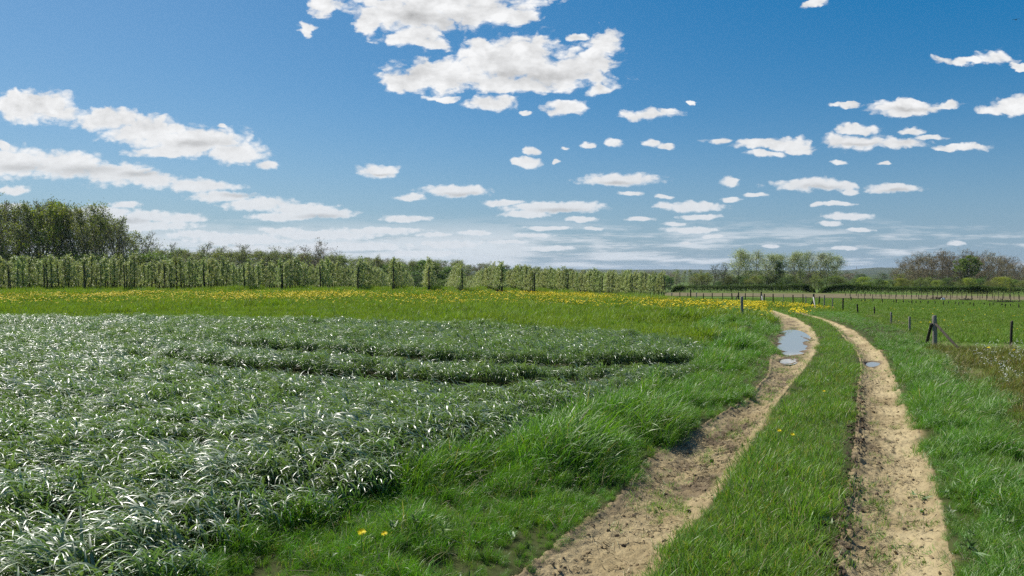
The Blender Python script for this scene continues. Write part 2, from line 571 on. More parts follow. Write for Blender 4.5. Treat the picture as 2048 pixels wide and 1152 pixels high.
def leaf_mat(name, a, b, tip, rough=0.5, spec=0.35, trans=0.3, tcol=None, vary=0.25, dead=None, deadfrac=0.0, coat=0.0):
    m, h = mat_new(name)
    at_ = h.n('ShaderNodeAttribute', attribute_name='tint')
    r, g, bb = h.sep(at_.outputs['Vector'])
    oi = h.n('ShaderNodeObjectInfo')
    col = h.mix(r, c4(*a), c4(*b))
    col = h.mix(h.math('MULTIPLY', g, 0.55), col, c4(*tip))
    if dead is not None:
        col = h.mix(h.rng(bb, 1 - deadfrac, 1 - deadfrac + 0.02), col, c4(*dead))
    val = h.math('MULTIPLY_ADD', oi.outputs['Random'], vary * 2, 1 - vary)
    hs = h.n('ShaderNodeHueSaturation')
    h.put(hs.inputs['Color'], col)
    h.put(hs.inputs['Value'], val)
    h.put(hs.inputs['Hue'], h.math('MULTIPLY_ADD', h.math('FRACT', h.math('MULTIPLY', oi.outputs['Random'], 7.3)), 0.036, 0.482))
    p = principled(h, hs.outputs[0], rough, spec)
    if coat:
        p.inputs['Coat Weight'].default_value = coat
        p.inputs['Coat Roughness'].default_value = 0.40
        p.inputs['Coat IOR'].default_value = 1.6
    t = h.n('ShaderNodeBsdfTranslucent')
    tc = h.mix(1.0, hs.outputs[0], c4(*(tcol or (1.35, 1.45, 0.6))), 'MULTIPLY')
    h.put(t.inputs[0], tc)
    mx = h.n('ShaderNodeMixShader')
    mx.inputs[0].default_value = trans
    h.put(mx.inputs[1], p.outputs[0])
    h.put(mx.inputs[2], t.outputs[0])
    return finish(m, h, mx.outputs[0])


def bark_mat(name, a, b, scale=6.0, rough=0.9):
    m, h = mat_new(name)
    tc = h.n('ShaderNodeTexCoord')
    n = h.noise(h.vmath('MULTIPLY', tc.outputs['Object'], (1, 1, 0.25)), scale, 5, 0.65)
    col = h.mix(h.rng(n, 0.3, 0.7), c4(*a), c4(*b))
    bp = h.n('ShaderNodeBump')
    bp.inputs['Strength'].default_value = 0.6
    bp.inputs['Distance'].default_value = 0.02
    h.put(bp.inputs['Height'], n)
    return finish(m, h, principled(h, col, rough, 0.2, bp.outputs[0]).outputs[0])


def soil_mat():
    m, h = mat_new('dry_track_soil')
    geo = h.n('ShaderNodeNewGeometry')
    pos = geo.outputs['Position']
    at_ = h.n('ShaderNodeAttribute', attribute_name='tint')
    mud, pale, mar = h.sep(at_.outputs['Vector'])
    n1 = h.noise(pos, 1.7, 5, 0.6)
    n2 = h.noise(pos, 16.0, 6, 0.65)
    n3 = h.noise(pos, 75.0, 4, 0.6)
    col = h.mix(h.rng(n1, 0.3, 0.7), c4(0.225, 0.172, 0.086), c4(0.325, 0.258, 0.14))
    col = h.mix(h.math('MULTIPLY', h.rng(n2, 0.50, 0.75), 0.55), col, c4(0.13, 0.09, 0.047))
    col = h.mix(h.math('MULTIPLY', h.rng(n3, 0.55, 0.72), 0.45), col, c4(0.46, 0.385, 0.225))
    col = h.mix(h.math('MULTIPLY', pale, 0.6), col, c4(0.43, 0.35, 0.195))
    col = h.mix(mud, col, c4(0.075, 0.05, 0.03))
    bump = h.n('ShaderNodeBump')
    bump.inputs['Strength'].default_value = 0.75
    bump.inputs['Distance'].default_value = 0.02
    h.put(bump.inputs['Height'], h.math('ADD', h.math('MULTIPLY', n2, 0.8), h.math('MULTIPLY', n3, 0.5)))
    ro = h.rng(mud, 0, 1, 0.92, 0.7)
    return finish(m, h, principled(h, col, ro, 0.2, bump.outputs[0]).outputs[0])


def ground_mat():
    m, h = mat_new('grassland_soil')
    geo = h.n('ShaderNodeNewGeometry')
    pos = geo.outputs['Position']
    at_ = h.n('ShaderNodeAttribute', attribute_name='tint')
    wood, dry, soil = h.sep(at_.outputs['Vector'])
    n1 = h.noise(pos, 0.25, 6, 0.6)
    n2 = h.noise(pos, 3.0, 6, 0.7)
    n3 = h.noise(pos, 0.012, 5, 0.6)
    col = h.mix(h.rng(n2, 0.3, 0.7), c4(0.05, 0.09, 0.014), c4(0.11, 0.18, 0.03))
    col = h.mix(h.math('MULTIPLY', h.rng(n1, 0.35, 0.7), 0.4), col, c4(0.11, 0.17, 0.025))
    col = h.mix(dry, col, c4(0.13, 0.115, 0.045))
    col = h.mix(soil, col, c4(0.04, 0.042, 0.016))
    wc = h.mix(h.rng(n3, 0.4, 0.6), c4(0.022, 0.035, 0.014), c4(0.05, 0.07, 0.022))
    col = h.mix(wood, col, wc)
    n5 = h.noise(pos, 16.0, 6, 0.65)
    col = h.mix(at_.outputs['Alpha'], col, h.mix(h.rng(n5, 0.35, 0.7), c4(0.29, 0.215, 0.115), c4(0.15, 0.105, 0.055)))
    bump = h.n('ShaderNodeBump')
    bump.inputs['Strength'].default_value = 0.5
    bump.inputs['Distance'].default_value = 0.05
    h.put(bump.inputs['Height'], n2)
    return finish(m, h, principled(h, col, 0.95, 0.1, bump.outputs[0]).outputs[0])


def plain_mat(name, a, b, scale=8.0, rough=0.85, spec=0.2, stretch=(1, 1, 1), bump=0.4, detail=5):
    m, h = mat_new(name)
    tc = h.n('ShaderNodeTexCoord')
    n = h.noise(h.vmath('MULTIPLY', tc.outputs['Object'], stretch), scale, detail, 0.65)
    col = h.mix(h.rng(n, 0.3, 0.7), c4(*a), c4(*b))
    bp = h.n('ShaderNodeBump')
    bp.inputs['Strength'].default_value = bump
    bp.inputs['Distance'].default_value = 0.01
    h.put(bp.inputs['Height'], n)
    return finish(m, h, principled(h, col, rough, spec, bp.outputs[0]).outputs[0])


def water_mat():
    m, h = mat_new('muddy_water')
    geo = h.n('ShaderNodeNewGeometry')
    n = h.noise(h.vmath('MULTIPLY', geo.outputs['Position'], (1, 0.5, 1)), 9.0, 3, 0.5)
    bp = h.n('ShaderNodeBump')
    bp.inputs['Strength'].default_value = 0.02
    bp.inputs['Distance'].default_value = 0.02
    h.put(bp.inputs['Height'], n)
    p = principled(h, c4(0.28, 0.26, 0.22), 0.03, 0.5, bp.outputs[0])
    p.inputs['IOR'].default_value = 1.33
    return finish(m, h, p.outputs[0])


M_GROUND = ground_mat()
M_SOIL = soil_mat()
M_WATER = water_mat()
M_CROP = leaf_mat('cereal_leaf', (0.09, 0.165, 0.045), (0.20, 0.275, 0.115), (0.23, 0.285, 0.14), 0.49, 1.0, 0.24, (1.15, 1.4, 0.5), 0.2, coat=1.0)
M_VERGE = leaf_mat('lush_grass', (0.052, 0.155, 0.008), (0.125, 0.29, 0.016), (0.17, 0.30, 0.05), 0.45, 0.6, 0.36, (1.25, 1.35, 0.4), 0.28, (0.34, 0.29, 0.16), 0.05)
M_MID = leaf_mat('track_grass', (0.066, 0.175, 0.012), (0.15, 0.30, 0.028), (0.21, 0.31, 0.055), 0.48, 0.5, 0.38, (1.3, 1.4, 0.5), 0.25, (0.34, 0.28, 0.14), 0.09)
M_HEAD = leaf_mat('meadow_grass', (0.10, 0.185, 0.014), (0.21, 0.31, 0.028), (0.25, 0.33, 0.05), 0.5, 0.3, 0.34, (1.3, 1.35, 0.4), 0.22)
M_PAST = leaf_mat('pasture_grass', (0.085, 0.175, 0.018), (0.175, 0.285, 0.035), (0.21, 0.29, 0.05), 0.55, 0.25, 0.30, (1.25, 1.35, 0.45), 0.22, (0.25, 0.2, 0.1), 0.03)
M_WEED = leaf_mat('weed_leaf', (0.11, 0.18, 0.028), (0.22, 0.26, 0.06), (0.20, 0.15, 0.05), 0.6, 0.25, 0.25, (1.3, 1.3, 0.5), 0.3, (0.20, 0.10, 0.04), 0.08)
M_STRAW = leaf_mat('dry_straw', (0.24, 0.20, 0.10), (0.42, 0.36, 0.22), (0.40, 0.34, 0.2), 0.7, 0.2, 0.1, (1, 1, 1), 0.25)
M_YELLOW = plain_mat('dandelion_yellow', (0.74, 0.58, 0.012), (0.84, 0.72, 0.03), 30, 0.6, 0.2)
M_STEM = plain_mat('flower_stem', (0.10, 0.17, 0.04), (0.15, 0.2, 0.06), 20)
M_WHITE = plain_mat('white_petal', (0.62, 0.64, 0.56), (0.75, 0.76, 0.7), 20)
M_PEAR = leaf_mat('pear_leaf', (0.20, 0.25, 0.06), (0.54, 0.57, 0.28), (0.42, 0.46, 0.18), 0.5, 0.3, 0.25, (1.15, 1.2, 0.7), 0.16)
M_PEARBARK = bark_mat('pear_bark', (0.028, 0.025, 0.018), (0.07, 0.06, 0.045))
M_BARK = bark_mat('grey_bark', (0.065, 0.06, 0.048), (0.135, 0.125, 0.10), 3.0)
M_OAKBARK = bark_mat('brown_bark', (0.12, 0.10, 0.075), (0.22, 0.185, 0.14), 3.0)
M_BUD = leaf_mat('opening_leaf', (0.12, 0.15, 0.04), (0.23, 0.26, 0.075), (0.2, 0.22, 0.06), 0.6, 0.2, 0.3, None, 0.3)
M_LIME = leaf_mat('fresh_leaf', (0.17, 0.22, 0.03), (0.32, 0.37, 0.055), (0.28, 0.33, 0.05), 0.6, 0.2, 0.3, None, 0.2)
M_BROWNBUD = leaf_mat('brown_bud', (0.16, 0.135, 0.075), (0.27, 0.225, 0.125), (0.24, 0.2, 0.11), 0.7, 0.15, 0.15, (1, 1, 1), 0.25)
M_POPLAR = leaf_mat('poplar_leaf', (0.19, 0.22, 0.10), (0.40, 0.44, 0.23), (0.38, 0.41, 0.2), 0.5, 0.35, 0.25, None, 0.15)
M_GREEN = leaf_mat('green_leaf', (0.06, 0.12, 0.02), (0.14, 0.22, 0.04), (0.13, 0.2, 0.04), 0.55, 0.25, 0.3, None, 0.25)
M_HEDGE = leaf_mat('hedge_leaf', (0.035, 0.08, 0.014), (0.085, 0.15, 0.026), (0.10, 0.16, 0.03), 0.55, 0.25, 0.3, None, 0.15)
M_WOOD = plain_mat('weathered_wood', (0.15, 0.135, 0.11), (0.30, 0.275, 0.23), 9, 0.9, 0.15, (3, 3, 0.35), 0.8)
M_WOODDK = plain_mat('dark_wood', (0.03, 0.026, 0.02), (0.07, 0.062, 0.048), 9, 0.9, 0.15, (3, 3, 0.35), 0.8)
M_WOODPALE = plain_mat('bleached_wood', (0.42, 0.40, 0.36), (0.58, 0.56, 0.52), 9, 0.9, 0.15, (3, 3, 0.35), 0.6)
M_WIRE = plain_mat('rusty_wire', (0.09, 0.075, 0.06), (0.15, 0.13, 0.11), 30, 0.6, 0.4)
M_STUBBLE = plain_mat('pale_stubble', (0.11, 0.095, 0.05), (0.18, 0.15, 0.08), 0.5, 0.95, 0.1, (1, 1, 1), 0.5, 8)
M_CLOD = plain_mat('soil_clod', (0.16, 0.115, 0.06), (0.36, 0.28, 0.16), 12, 0.95, 0.1)
M_MUDCLOD = plain_mat('damp_soil_clod', (0.05, 0.035, 0.022), (0.10, 0.07, 0.04), 12, 0.8, 0.2)
M_MAST = plain_mat('mast_steel', (0.12, 0.12, 0.13), (0.2, 0.2, 0.21), 2)
M_BIRD = plain_mat('bird_feather', (0.02, 0.02, 0.025), (0.05, 0.05, 0.055), 30)


# ------------------------------------------------------------------ ground
def build_ground():
    # fan of rings round the camera, finer where the photo looks
    th_in = np.linspace(-0.80, 0.80, 360)
    th_out = np.linspace(0.80, 2 * PI - 0.80, 60)[1:-1]
    th = np.concatenate([th_in, th_out])
    rr_ = np.concatenate([[0.3, 1.0, 2.0, 2.6], np.geomspace(3.0, 90, 230), np.geomspace(92, 6500, 110)])
    R, T = np.meshgrid(rr_, th, indexing='ij')
    x, y = R * np.sin(T), R * np.cos(T)
    z = ground_z(x, y)
    u = x / np.maximum(y, 1)
    woodm = sstep(420, 900, R) * (0.35 + 0.65 * sstep(0.36, 0.5, fbm(x, y, 0.0045, 3, 81)))
    woodm = np.maximum(woodm, sstep(1500, 2600, R))
    z = z + woodm * sstep(500, 900, R) * 7.0 * fbm(x, y, 0.02, 3, 55)
    cd_ = crop_depth(x, y)
    soil = sstep(-0.1, 0.3, cd_)
    soil = np.maximum(soil, 0.85 * sstep(-3.4, -2.2, x - LL(y)) * (1 - sstep(0.0, 0.4, x - VE(y))) * (1 - sstep(28, 38, y)))
    # drier, browner patch by the fence corner at the right, and the pasture's browner sweeps
    vx = x - VE(y)
    dry = sstep(0.0, 0.5, vx) * (1 - sstep(14, 20, y)) * 0.5
    pn = fbm(x, y, 0.06, 3, 15)
    dry = np.maximum(dry, 0.45 * sstep(0.52, 0.66, pn) * sstep(18, 30, y) * sstep(6, 14, x))
    ll, lr, rl, rr = lat(x, y)
    wb = (fbm(x, y, 2.2, 3, 12) - 0.5) * 0.34
    trk = np.maximum(sstep(-0.06, 0.06, x - ll - wb) * sstep(-0.06, 0.06, lr - x + wb), sstep(-0.06, 0.06, x - rl - wb) * sstep(-0.06, 0.06, rr - x + wb)) * (y < TRACK_END) * (y > -6)
    tint = np.stack([woodm.ravel(), dry.ravel(), soil.ravel(), trk.ravel()], 1)
    nr, nt = R.shape
    v = np.stack([x.ravel(), y.ravel(), z.ravel()], 1)
    i = np.arange(nr - 1)[:, None] * nt
    j = np.arange(nt)[None, :]
    j2 = (j + 1) % nt
    f = np.stack([i + j, i + nt + j, i + nt + j2, i + j2], -1).reshape(-1, 4)
    # close the middle
    f3 = np.stack([np.full(nt, len(v)), np.arange(nt), (np.arange(nt) + 1) % nt], 1)
    v = np.vstack([v, [[0, 0, float(ground_z(0.0, 0.0))]]])
    tint = np.vstack([tint, [[0, 0, 0, 0]]])
    f = f[:, ::-1]
    o = obj('ground', mesh_from('ground', v, [f, f3], [M_GROUND], True, tint))
    tag(o, 'green farmland sloping away to a low wooded horizon', kind='structure')


build_ground()


def build_rut(k, lf, rf, label):
    ys = np.concatenate([np.arange(-1.0, 3.2, 0.15), np.arange(3.2, 9, 0.022), np.arange(9, 18, 0.05), np.arange(18, TRACK_END + 0.1, 0.15)])
    ts = np.linspace(-0.34, 1.28, 78)
    Y, T = np.meshgrid(ys, ts, indexing='ij')
    l, r = lf(Y), rf(Y)
    c, hw = (l + r) / 2, np.maximum((r - l) / 2, 0.10)
    x = c + (T - 0.5) * 2 * hw
    z = rut_z(x, Y, T, k)
    # dive under the turf at the borders
    z = z - 0.12 * (1 - sstep(-0.30, -0.02, T)) - 0.12 * sstep(1.02, 1.26, T)
    mud = np.zeros_like(x)
    nz = fbm(x, Y, 2.5, 3, 91)
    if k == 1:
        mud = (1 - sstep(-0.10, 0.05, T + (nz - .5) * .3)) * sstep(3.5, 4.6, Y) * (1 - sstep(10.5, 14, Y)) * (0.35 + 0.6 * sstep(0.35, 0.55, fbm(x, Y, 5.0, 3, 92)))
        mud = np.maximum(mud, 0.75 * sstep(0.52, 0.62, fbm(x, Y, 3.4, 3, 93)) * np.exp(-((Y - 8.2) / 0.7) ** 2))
        pale = sstep(0.25, 0.55, T) * (1 - sstep(0.8, 1.0, T)) * sstep(0.35, 0.6, fbm(x, Y, 1.2, 3, 95))
    else:
        mud = 0.75 * sstep(0.50, 0.66, fbm(x, Y, 3.0, 3, 97)) * sstep(0.15, 0.4, T) * (1 - sstep(0.8, 0.95, T)) * sstep(5.5, 6.5, Y)
        mud = np.maximum(mud, 0.35 * (1 - sstep(0.0, 0.12, T + (nz - .5) * .3)))
        pale = (1 - sstep(4.5, 6.5, Y)) * 0.4 * sstep(0.3, 0.6, fbm(x, Y, 1.2, 3, 96)) + 0.6 * sstep(0.6, 0.9, T) * sstep(12, 16, Y)
    for q in range(3):
        mud = np.maximum(mud, 0.9 * (1 - sstep(0.95, 1.7, pud_r(x, Y, q))))
    n0, n1 = x.shape
    i = np.arange(n0 - 1)[:, None] * n1
    j = np.arange(n1 - 1)[None, :]
    f = np.stack([i + j, i + j + 1, i + n1 + j + 1, i + n1 + j], -1).reshape(-1, 4)
    v = np.stack([x.ravel(), Y.ravel(), z.ravel()], 1)
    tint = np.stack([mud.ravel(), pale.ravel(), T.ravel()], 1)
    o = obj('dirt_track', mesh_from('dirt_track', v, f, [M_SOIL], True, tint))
    tag(o, label, kind='structure')


build_rut(0, LL, LR, 'sandy wheel rut with puddles beside the tall grass bank')
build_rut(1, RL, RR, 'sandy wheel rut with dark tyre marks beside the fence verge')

PUD_LABEL = ['large pale puddle filling the bend of the wheel rut', 'small muddy puddle just in front of the large puddle', 'thin puddle lying in the wheel rut nearer the fence']
for q in range(3):
    cx, cyy, rx, ry, sk, z = PUDW[q]
    a = np.linspace(0, 2 * PI, 64, endpoint=False)
    ex = 1.5
    px_ = cx + np.cos(a) * rx * ex + np.sin(a) * ry * ex * sk
    py_ = cyy + np.sin(a) * ry * ex
    v = np.vstack([[[cx, cyy, 0]], np.stack([px_, py_, 0 * a], 1)])
    v[:, 2] = z - 0.085
    f = np.stack([np.zeros(64, int), 1 + np.arange(64), 1 + (np.arange(64) + 1) % 64], 1)
    o = obj('puddle', mesh_from('puddle', v, f, [M_WATER]))
    tag(o, PUD_LABEL[q], kind='structure')

# pale stubble strip below the hedge, and the green meadow seen beyond it
def strip(name, pts, mat, label, lift=0.06, nx=60, ny=6):
    """pts: list of (px, py_top, py_bottom)"""
    V = []
    for px, pt, pb in pts:
        a, b = at(px, pt), at(px, pb)
        for t in np.linspace(0, 1, ny):
            p = a.lerp(b, t)
            V.append((p.x, p.y, float(ground_z(p.x, p.y)) + lift))
    n = len(pts)
    f = [(i * ny + j, i * ny + j + 1, (i + 1) * ny + j + 1, (i + 1) * ny + j) for i in range(n - 1) for j in range(ny - 1)]
    o = obj(name, mesh_from(name, np.array(V), np.array(f)[:, ::-1], [mat]))
    tag(o, label, kind='structure')


xs_ = np.linspace(1330, 2200, 40)
strip('stubble_field', [(x, np.interp(x, [1330, 1700, 2050, 2200], [585.5, 588.5, 594, 596]), np.interp(x, [1330, 1500, 1700, 2050, 2200], [592.5, 593.5, 597, 604, 607])) for x in xs_], M_STUBBLE, 'pale brown stubble strip in front of the clipped hedge')


# ------------------------------------------------------------------ grass, crop and flowers
def blade_mesh(name, mat, n, rad, L, Wd, a0, a1, seg=4, lean=None, base=(0, 0), vee=0.0, twist=0.6, pw=1.2, seed=0, taper=1.0):
    r = np.random.default_rng(seed)
    ph = r.uniform(0, 2 * PI, n)
    if lean is not None:
        ph = lean[0] + r.normal(0, lean[1], n)
    br, bt = rad * np.sqrt(r.uniform(0, 1, n)), r.uniform(0, 2 * PI, n)
    l = r.uniform(*L, n)
    w = r.uniform(*Wd, n)
    A0, A1 = np.radians(r.uniform(*a0, n)), np.radians(r.uniform(*a1, n))
    s = np.linspace(0, 1, seg + 1)[None, :]
    ang = A0[:, None] + (A1 - A0)[:, None] * s ** pw
    step = l[:, None] / seg
    hx = np.concatenate([np.zeros((n, 1)), np.cumsum(np.cos(ang[:, :-1]) * step, 1)], 1)
    hz = np.concatenate([np.zeros((n, 1)), np.cumsum(np.sin(ang[:, :-1]) * step, 1)], 1)
    cx = (br * np.cos(bt))[:, None] + hx * np.cos(ph)[:, None]
    cyy = (br * np.sin(bt))[:, None] + hx * np.sin(ph)[:, None]
    cz = r.uniform(base[0], base[1] + 1e-6, n)[:, None] + hz
    c = np.stack([cx, cyy, cz], -1)
    tg = np.stack([np.cos(ang) * np.cos(ph)[:, None], np.cos(ang) * np.sin(ph)[:, None], np.sin(ang)], -1)
    S = np.stack([-np.sin(ph), np.cos(ph), 0 * ph], -1)[:, None, :] * np.ones_like(tg)
    Nn = np.cross(tg, S)
    tw = (r.normal(0, twist, n)[:, None] * (0.3 + s))[..., None]
    side = np.cos(tw) * S + np.sin(tw) * Nn
    nrm = np.cross(tg, side)
    wp = np.minimum(1.0, 0.55 + 3 * s) * (1 - s ** 2.2) ** taper
    ww = (w[:, None] * wp)[..., None]
    left, right = c - side * ww / 2, c + side * ww / 2
    if vee:
        mid = c - nrm * ww * vee
        V = np.stack([left, mid, right], 2)
        k = 3
    else:
        V = np.stack([left, right], 2)
        k = 2
    v = V.reshape(-1, 3)
    bi = (np.arange(n) * (seg + 1) * k)[:, None, None]
    si = (np.arange(seg) * k)[None, :, None]
    ki = np.arange(k - 1)[None, None, :]
    q = bi + si + ki
    f = np.stack([q, q + 1, q + k + 1, q + k], -1).reshape(-1, 4)
    tr = np.repeat(r.uniform(0, 1, n), (seg + 1) * k)
    tb = np.repeat(r.uniform(0, 1, n), (seg + 1) * k)
    ts = np.broadcast_to(s[:, :, None], (n, seg + 1, k)).reshape(-1)
    return mesh_from(name, v, f, [mat], True, np.stack([tr, ts, tb], 1))


def fan(rings, half=0.73):
    """random ground points seen from the camera, ring by ring (r0, r1, per square metre)"""
    out = []
    for r0, r1, d in rings:
        n = int(half * (r1 * r1 - r0 * r0) * d)
        r = np.sqrt(rng.uniform(r0 * r0, r1 * r1, n))
        t = rng.uniform(-half, half, n)
        out.append(np.stack([r * np.sin(t), r * np.cos(t)], 1))
    return np.vstack(out)


def scatter(name, pts, scale, rz, meshes, label, tilt=0.12, sz=None):
    """one object whose points carry copies of a few small tufts"""
    n = len(pts)
    me = D.meshes.new(name)
    me.vertices.add(n)
    me.vertices.foreach_set('co', np.asarray(pts, np.float32).ravel())
    rot = np.stack([rng.normal(0, tilt, n), rng.normal(0, tilt, n), rz], 1).astype(np.float32)
    sc = np.stack([scale, scale, scale if sz is None else sz], 1).astype(np.float32)
    a = me.attributes.new('rot', 'FLOAT_VECTOR', 'POINT'); a.data.foreach_set('vector', rot.ravel())
    a = me.attributes.new('scl', 'FLOAT_VECTOR', 'POINT'); a.data.foreach_set('vector', sc.ravel())
    a = me.attributes.new('pick', 'INT', 'POINT'); a.data.foreach_set('value', rng.integers(0, len(meshes), n).astype(np.int32))
    o = obj(name, me)
    g = D.node_groups.new(name, 'GeometryNodeTree')
    g.interface.new_socket('Geometry', in_out='INPUT', socket_type='NodeSocketGeometry')
    g.interface.new_socket('Geometry', in_out='OUTPUT', socket_type='NodeSocketGeometry')
    h = NT(g)
    gi, go = h.n('NodeGroupInput'), h.n('NodeGroupOutput')
    join = h.n('GeometryNodeJoinGeometry')
    for m in meshes:
        po = D.objects.new(m.name, m)
        oi = h.n('GeometryNodeObjectInfo')
        oi.inputs['Object'].default_value = po
        oi.inputs['As Instance'].default_value = True
        g.links.new(oi.outputs['Geometry'], join.inputs[0])

    def named(nm, ty):
        q = h.n('GeometryNodeInputNamedAttribute', data_type=ty)
        q.inputs['Name'].default_value = nm
        return q.outputs['Attribute']
    iop = h.n('GeometryNodeInstanceOnPoints')
    g.links.new(gi.outputs[0], iop.inputs['Points'])
    g.links.new(join.outputs[0], iop.inputs['Instance'])
    iop.inputs['Pick Instance'].default_value = True
    g.links.new(named('pick', 'INT'), iop.inputs['Instance Index'])
    g.links.new(named('rot', 'FLOAT_VECTOR'), iop.inputs['Rotation'])
    g.links.new(named('scl', 'FLOAT_VECTOR'), iop.inputs['Scale'])
    g.links.new(iop.outputs[0], go.inputs[0])
    md = o.modifiers.new('scatter', 'NODES')
    md.node_group = g
    tag(o, label, kind='stuff')
    return o


def on_ground(p, lift=0.0):
    return np.stack([p[:, 0], p[:, 1], ground_z(p[:, 0], p[:, 1]) + lift], 1)


def bands(p):
    x, y = p[:, 0], p[:, 1]
    ll, lr, rl, rr = lat(x, y)
    on = y < TRACK_END - 0.5
    wob = (fbm(x, y, 2.2, 3, 12) - 0.5) * 0.34
    jit = rng.normal(0, 0.05, len(x))
    inL = on & (x > ll + 0.05 + wob * 0.9 + jit) & (x < lr - 0.05 + wob * 0.8 + jit)
    inR = on & (x > rl + 0.04 + wob * 0.8 + jit) & (x < rr - 0.06 + wob * 0.9 + jit)
    return x, y, inL, inR, ll, lr, rl, rr, on


# --- the cereal: broad waxy leaves bending over
crop_m = [blade_mesh('cereal_tuft', M_CROP, 30, 0.13, (0.18, 0.34), (0.0095, 0.018), (66, 90), (-72, -5), 6, (-PI / 2 - 0.36, 0.85), (0.05, 0.19), 0.05, 0.5, 1.05, 100 + i) for i in range(6)]
p = fan([(2.2, 5, 84), (5, 9, 70), (9, 15, 54), (15, 34, 42)], 0.76)
p = p[crop_depth(p[:, 0], p[:, 1]) > 0]
k = tram(p[:, 0], p[:, 1])
edgef = 0.75 + 0.25 * sstep(0, 0.6, crop_depth(p[:, 0], p[:, 1]))
big = (0.84 + 0.34 * fbm(p[:, 0], p[:, 1], 0.9, 3, 31)) * (0.88 + 0.24 * sstep(0.25, 0.75, fbm(p[:, 0], p[:, 1], 3.2, 2, 32)))
s_ = np.maximum(k, 0.30) * edgef * big * rng.uniform(0.82, 1.18, len(p))
scatter('cereal_crop', on_ground(p), s_, rng.normal(0, 0.35, len(p)) + (fbm(p[:, 0], p[:, 1], 0.6, 3, 36) - .5) * 1.5 - 0.12, crop_m, 'glossy blue green young cereal with drooping leaves and two tramlines')

# --- long lush grass on the bank between crop and track
verge_m = [blade_mesh('grass_tuft', M_VERGE, 42, 0.12, (0.16, 0.34), (0.0035, 0.0075), (55, 90), (-55, 45), 5, (-0.5, 1.2), (0, 0.02), 0, 0.7, 1.3, 200 + i) for i in range(5)]
mid_m = [blade_mesh('grass_tuft', M_MID, 36, 0.11, (0.06, 0.15), (0.003, 0.006), (45, 90), (0, 60), 4, None, (0, 0.01), 0, 0.6, 1.2, 230 + i) for i in range(5)]
head_m = [blade_mesh('grass_tuft', M_HEAD, 46, 0.22, (0.10, 0.24), (0.006, 0.012), (50, 90), (0, 60), 3, None, (0, 0.02), 0, 0.6, 1.2, 260 + i) for i in range(4)]
past_m = [blade_mesh('grass_tuft', M_PAST, 40, 0.22, (0.06, 0.14), (0.006, 0.012), (45, 90), (0, 55), 3, None, (0, 0.02), 0, 0.6, 1.2, 290 + i) for i in range(4)]

p = fan([(2.0, 6, 330), (6, 12, 150), (12, 22, 65), (22, 48, 28)])
x, y, inL, inR, ll, lr, rl, rr, on = bands(p)
cd_ = crop_depth(x, y)
# the lush bank thins out to the meadow beyond the field
lush = on & (x < ll + 0.2) & (cd_ < 0.12) & (x > ll - 2.6) & ~inL & (y < 40)
p1 = p[lush]
mound = fbm(p1[:, 0], p1[:, 1], 0.75, 2, 9)
fade = 1 - 0.5 * sstep(20, 40, p1[:, 1])
edge_ = sstep(0, 0.65, (ll[lush] - p1[:, 0])) * (0.6 + 0.4 * sstep(0.0, 0.8, p1[:, 0] - CE(p1[:, 1])))
s_ = (0.45 + 0.98 * sstep(0.25, 0.75, mound)) * fade * (0.44 + 0.56 * edge_) * rng.uniform(0.75, 1.25, len(p1))
s_ = s_ * (0.62 + 0.76 * sstep(0.25, 0.75, fbm(p1[:, 0], p1[:, 1], 2.6, 2, 58))) * np.where(p1[:, 0] < -1.2, 0.6 + 0.4 * sstep(3.6, 5.0, p1[:, 1]), 1.0)
scatter('verge_grass', on_ground(p1), s_, rng.normal(0, 0.7, len(p1)) + (mound - .5) * 2, verge_m, 'long dark lush grass mounded between the crop and the track', 0.2)

# --- shorter grass: strip between the ruts
strip_ = on & ~inL & ~inR & (x > (ll + lr) / 2) & (x < (rl + rr) / 2) & (y < TRACK_END - 1)
worn = fbm(x, y, 1.1, 3, 14)
worn_k = np.minimum((x - lr), (rl - x))
keep = rng.uniform(0, 1, len(p)) < np.clip(0.55 + worn_k * 2.2, 0, 1) * sstep(0.30, 0.48, worn + 0.25 * sstep(0, 0.35, worn_k))
# tyre-torn patch beside the right rut
torn = (x > rl - 0.22) & (y > 4) & (y < 8.5) & (rng.uniform(0, 1, len(p)) < 0.6)
m_ = strip_ & keep & ~torn
p2 = p[m_]
s_ = (0.40 + 1.15 * fbm(p2[:, 0], p2[:, 1], 1.1, 3, 18)) * rng.uniform(0.7, 1.3, len(p2)) * (0.62 + 0.38 * sstep(0, 0.3, worn_k[m_]))
scatter('strip_grass', on_ground(p2), s_, rng.uniform(0, 6.28, len(p2)), mid_m, 'short green grass strip growing between the two wheel ruts', 0.22)

# --- right verge
vr = on & ~inR & (x > (rl + rr) / 2) & (x < VE(y) + 0.25 + (fbm(x, y, 0.8, 2, 44) - .5) * 0.9)
p3 = p[vr]
mound3 = fbm(p3[:, 0], p3[:, 1], 0.7, 2, 19)
e3 = sstep(0, 0.35, (p3[:, 0] - rr[vr]))
ev = sstep(0.0, 0.9, VE(p3[:, 1]) - p3[:, 0])
s_ = (0.42 + 0.62 * mound3 * (0.55 + 0.45 * ev)) * (0.45 + 0.55 * e3) * (1 - 0.4 * sstep(12, 24, p3[:, 1])) * rng.uniform(0.75, 1.25, len(p3))
s_ = s_ * (0.66 + 0.68 * sstep(0.25, 0.75, fbm(p3[:, 0], p3[:, 1], 2.6, 2, 59)))
scatter('verge_grass', on_ground(p3), s_, rng.normal(0.4, 1.0, len(p3)), verge_m, 'lush green grass verge between the track and the pasture fence', 0.2)

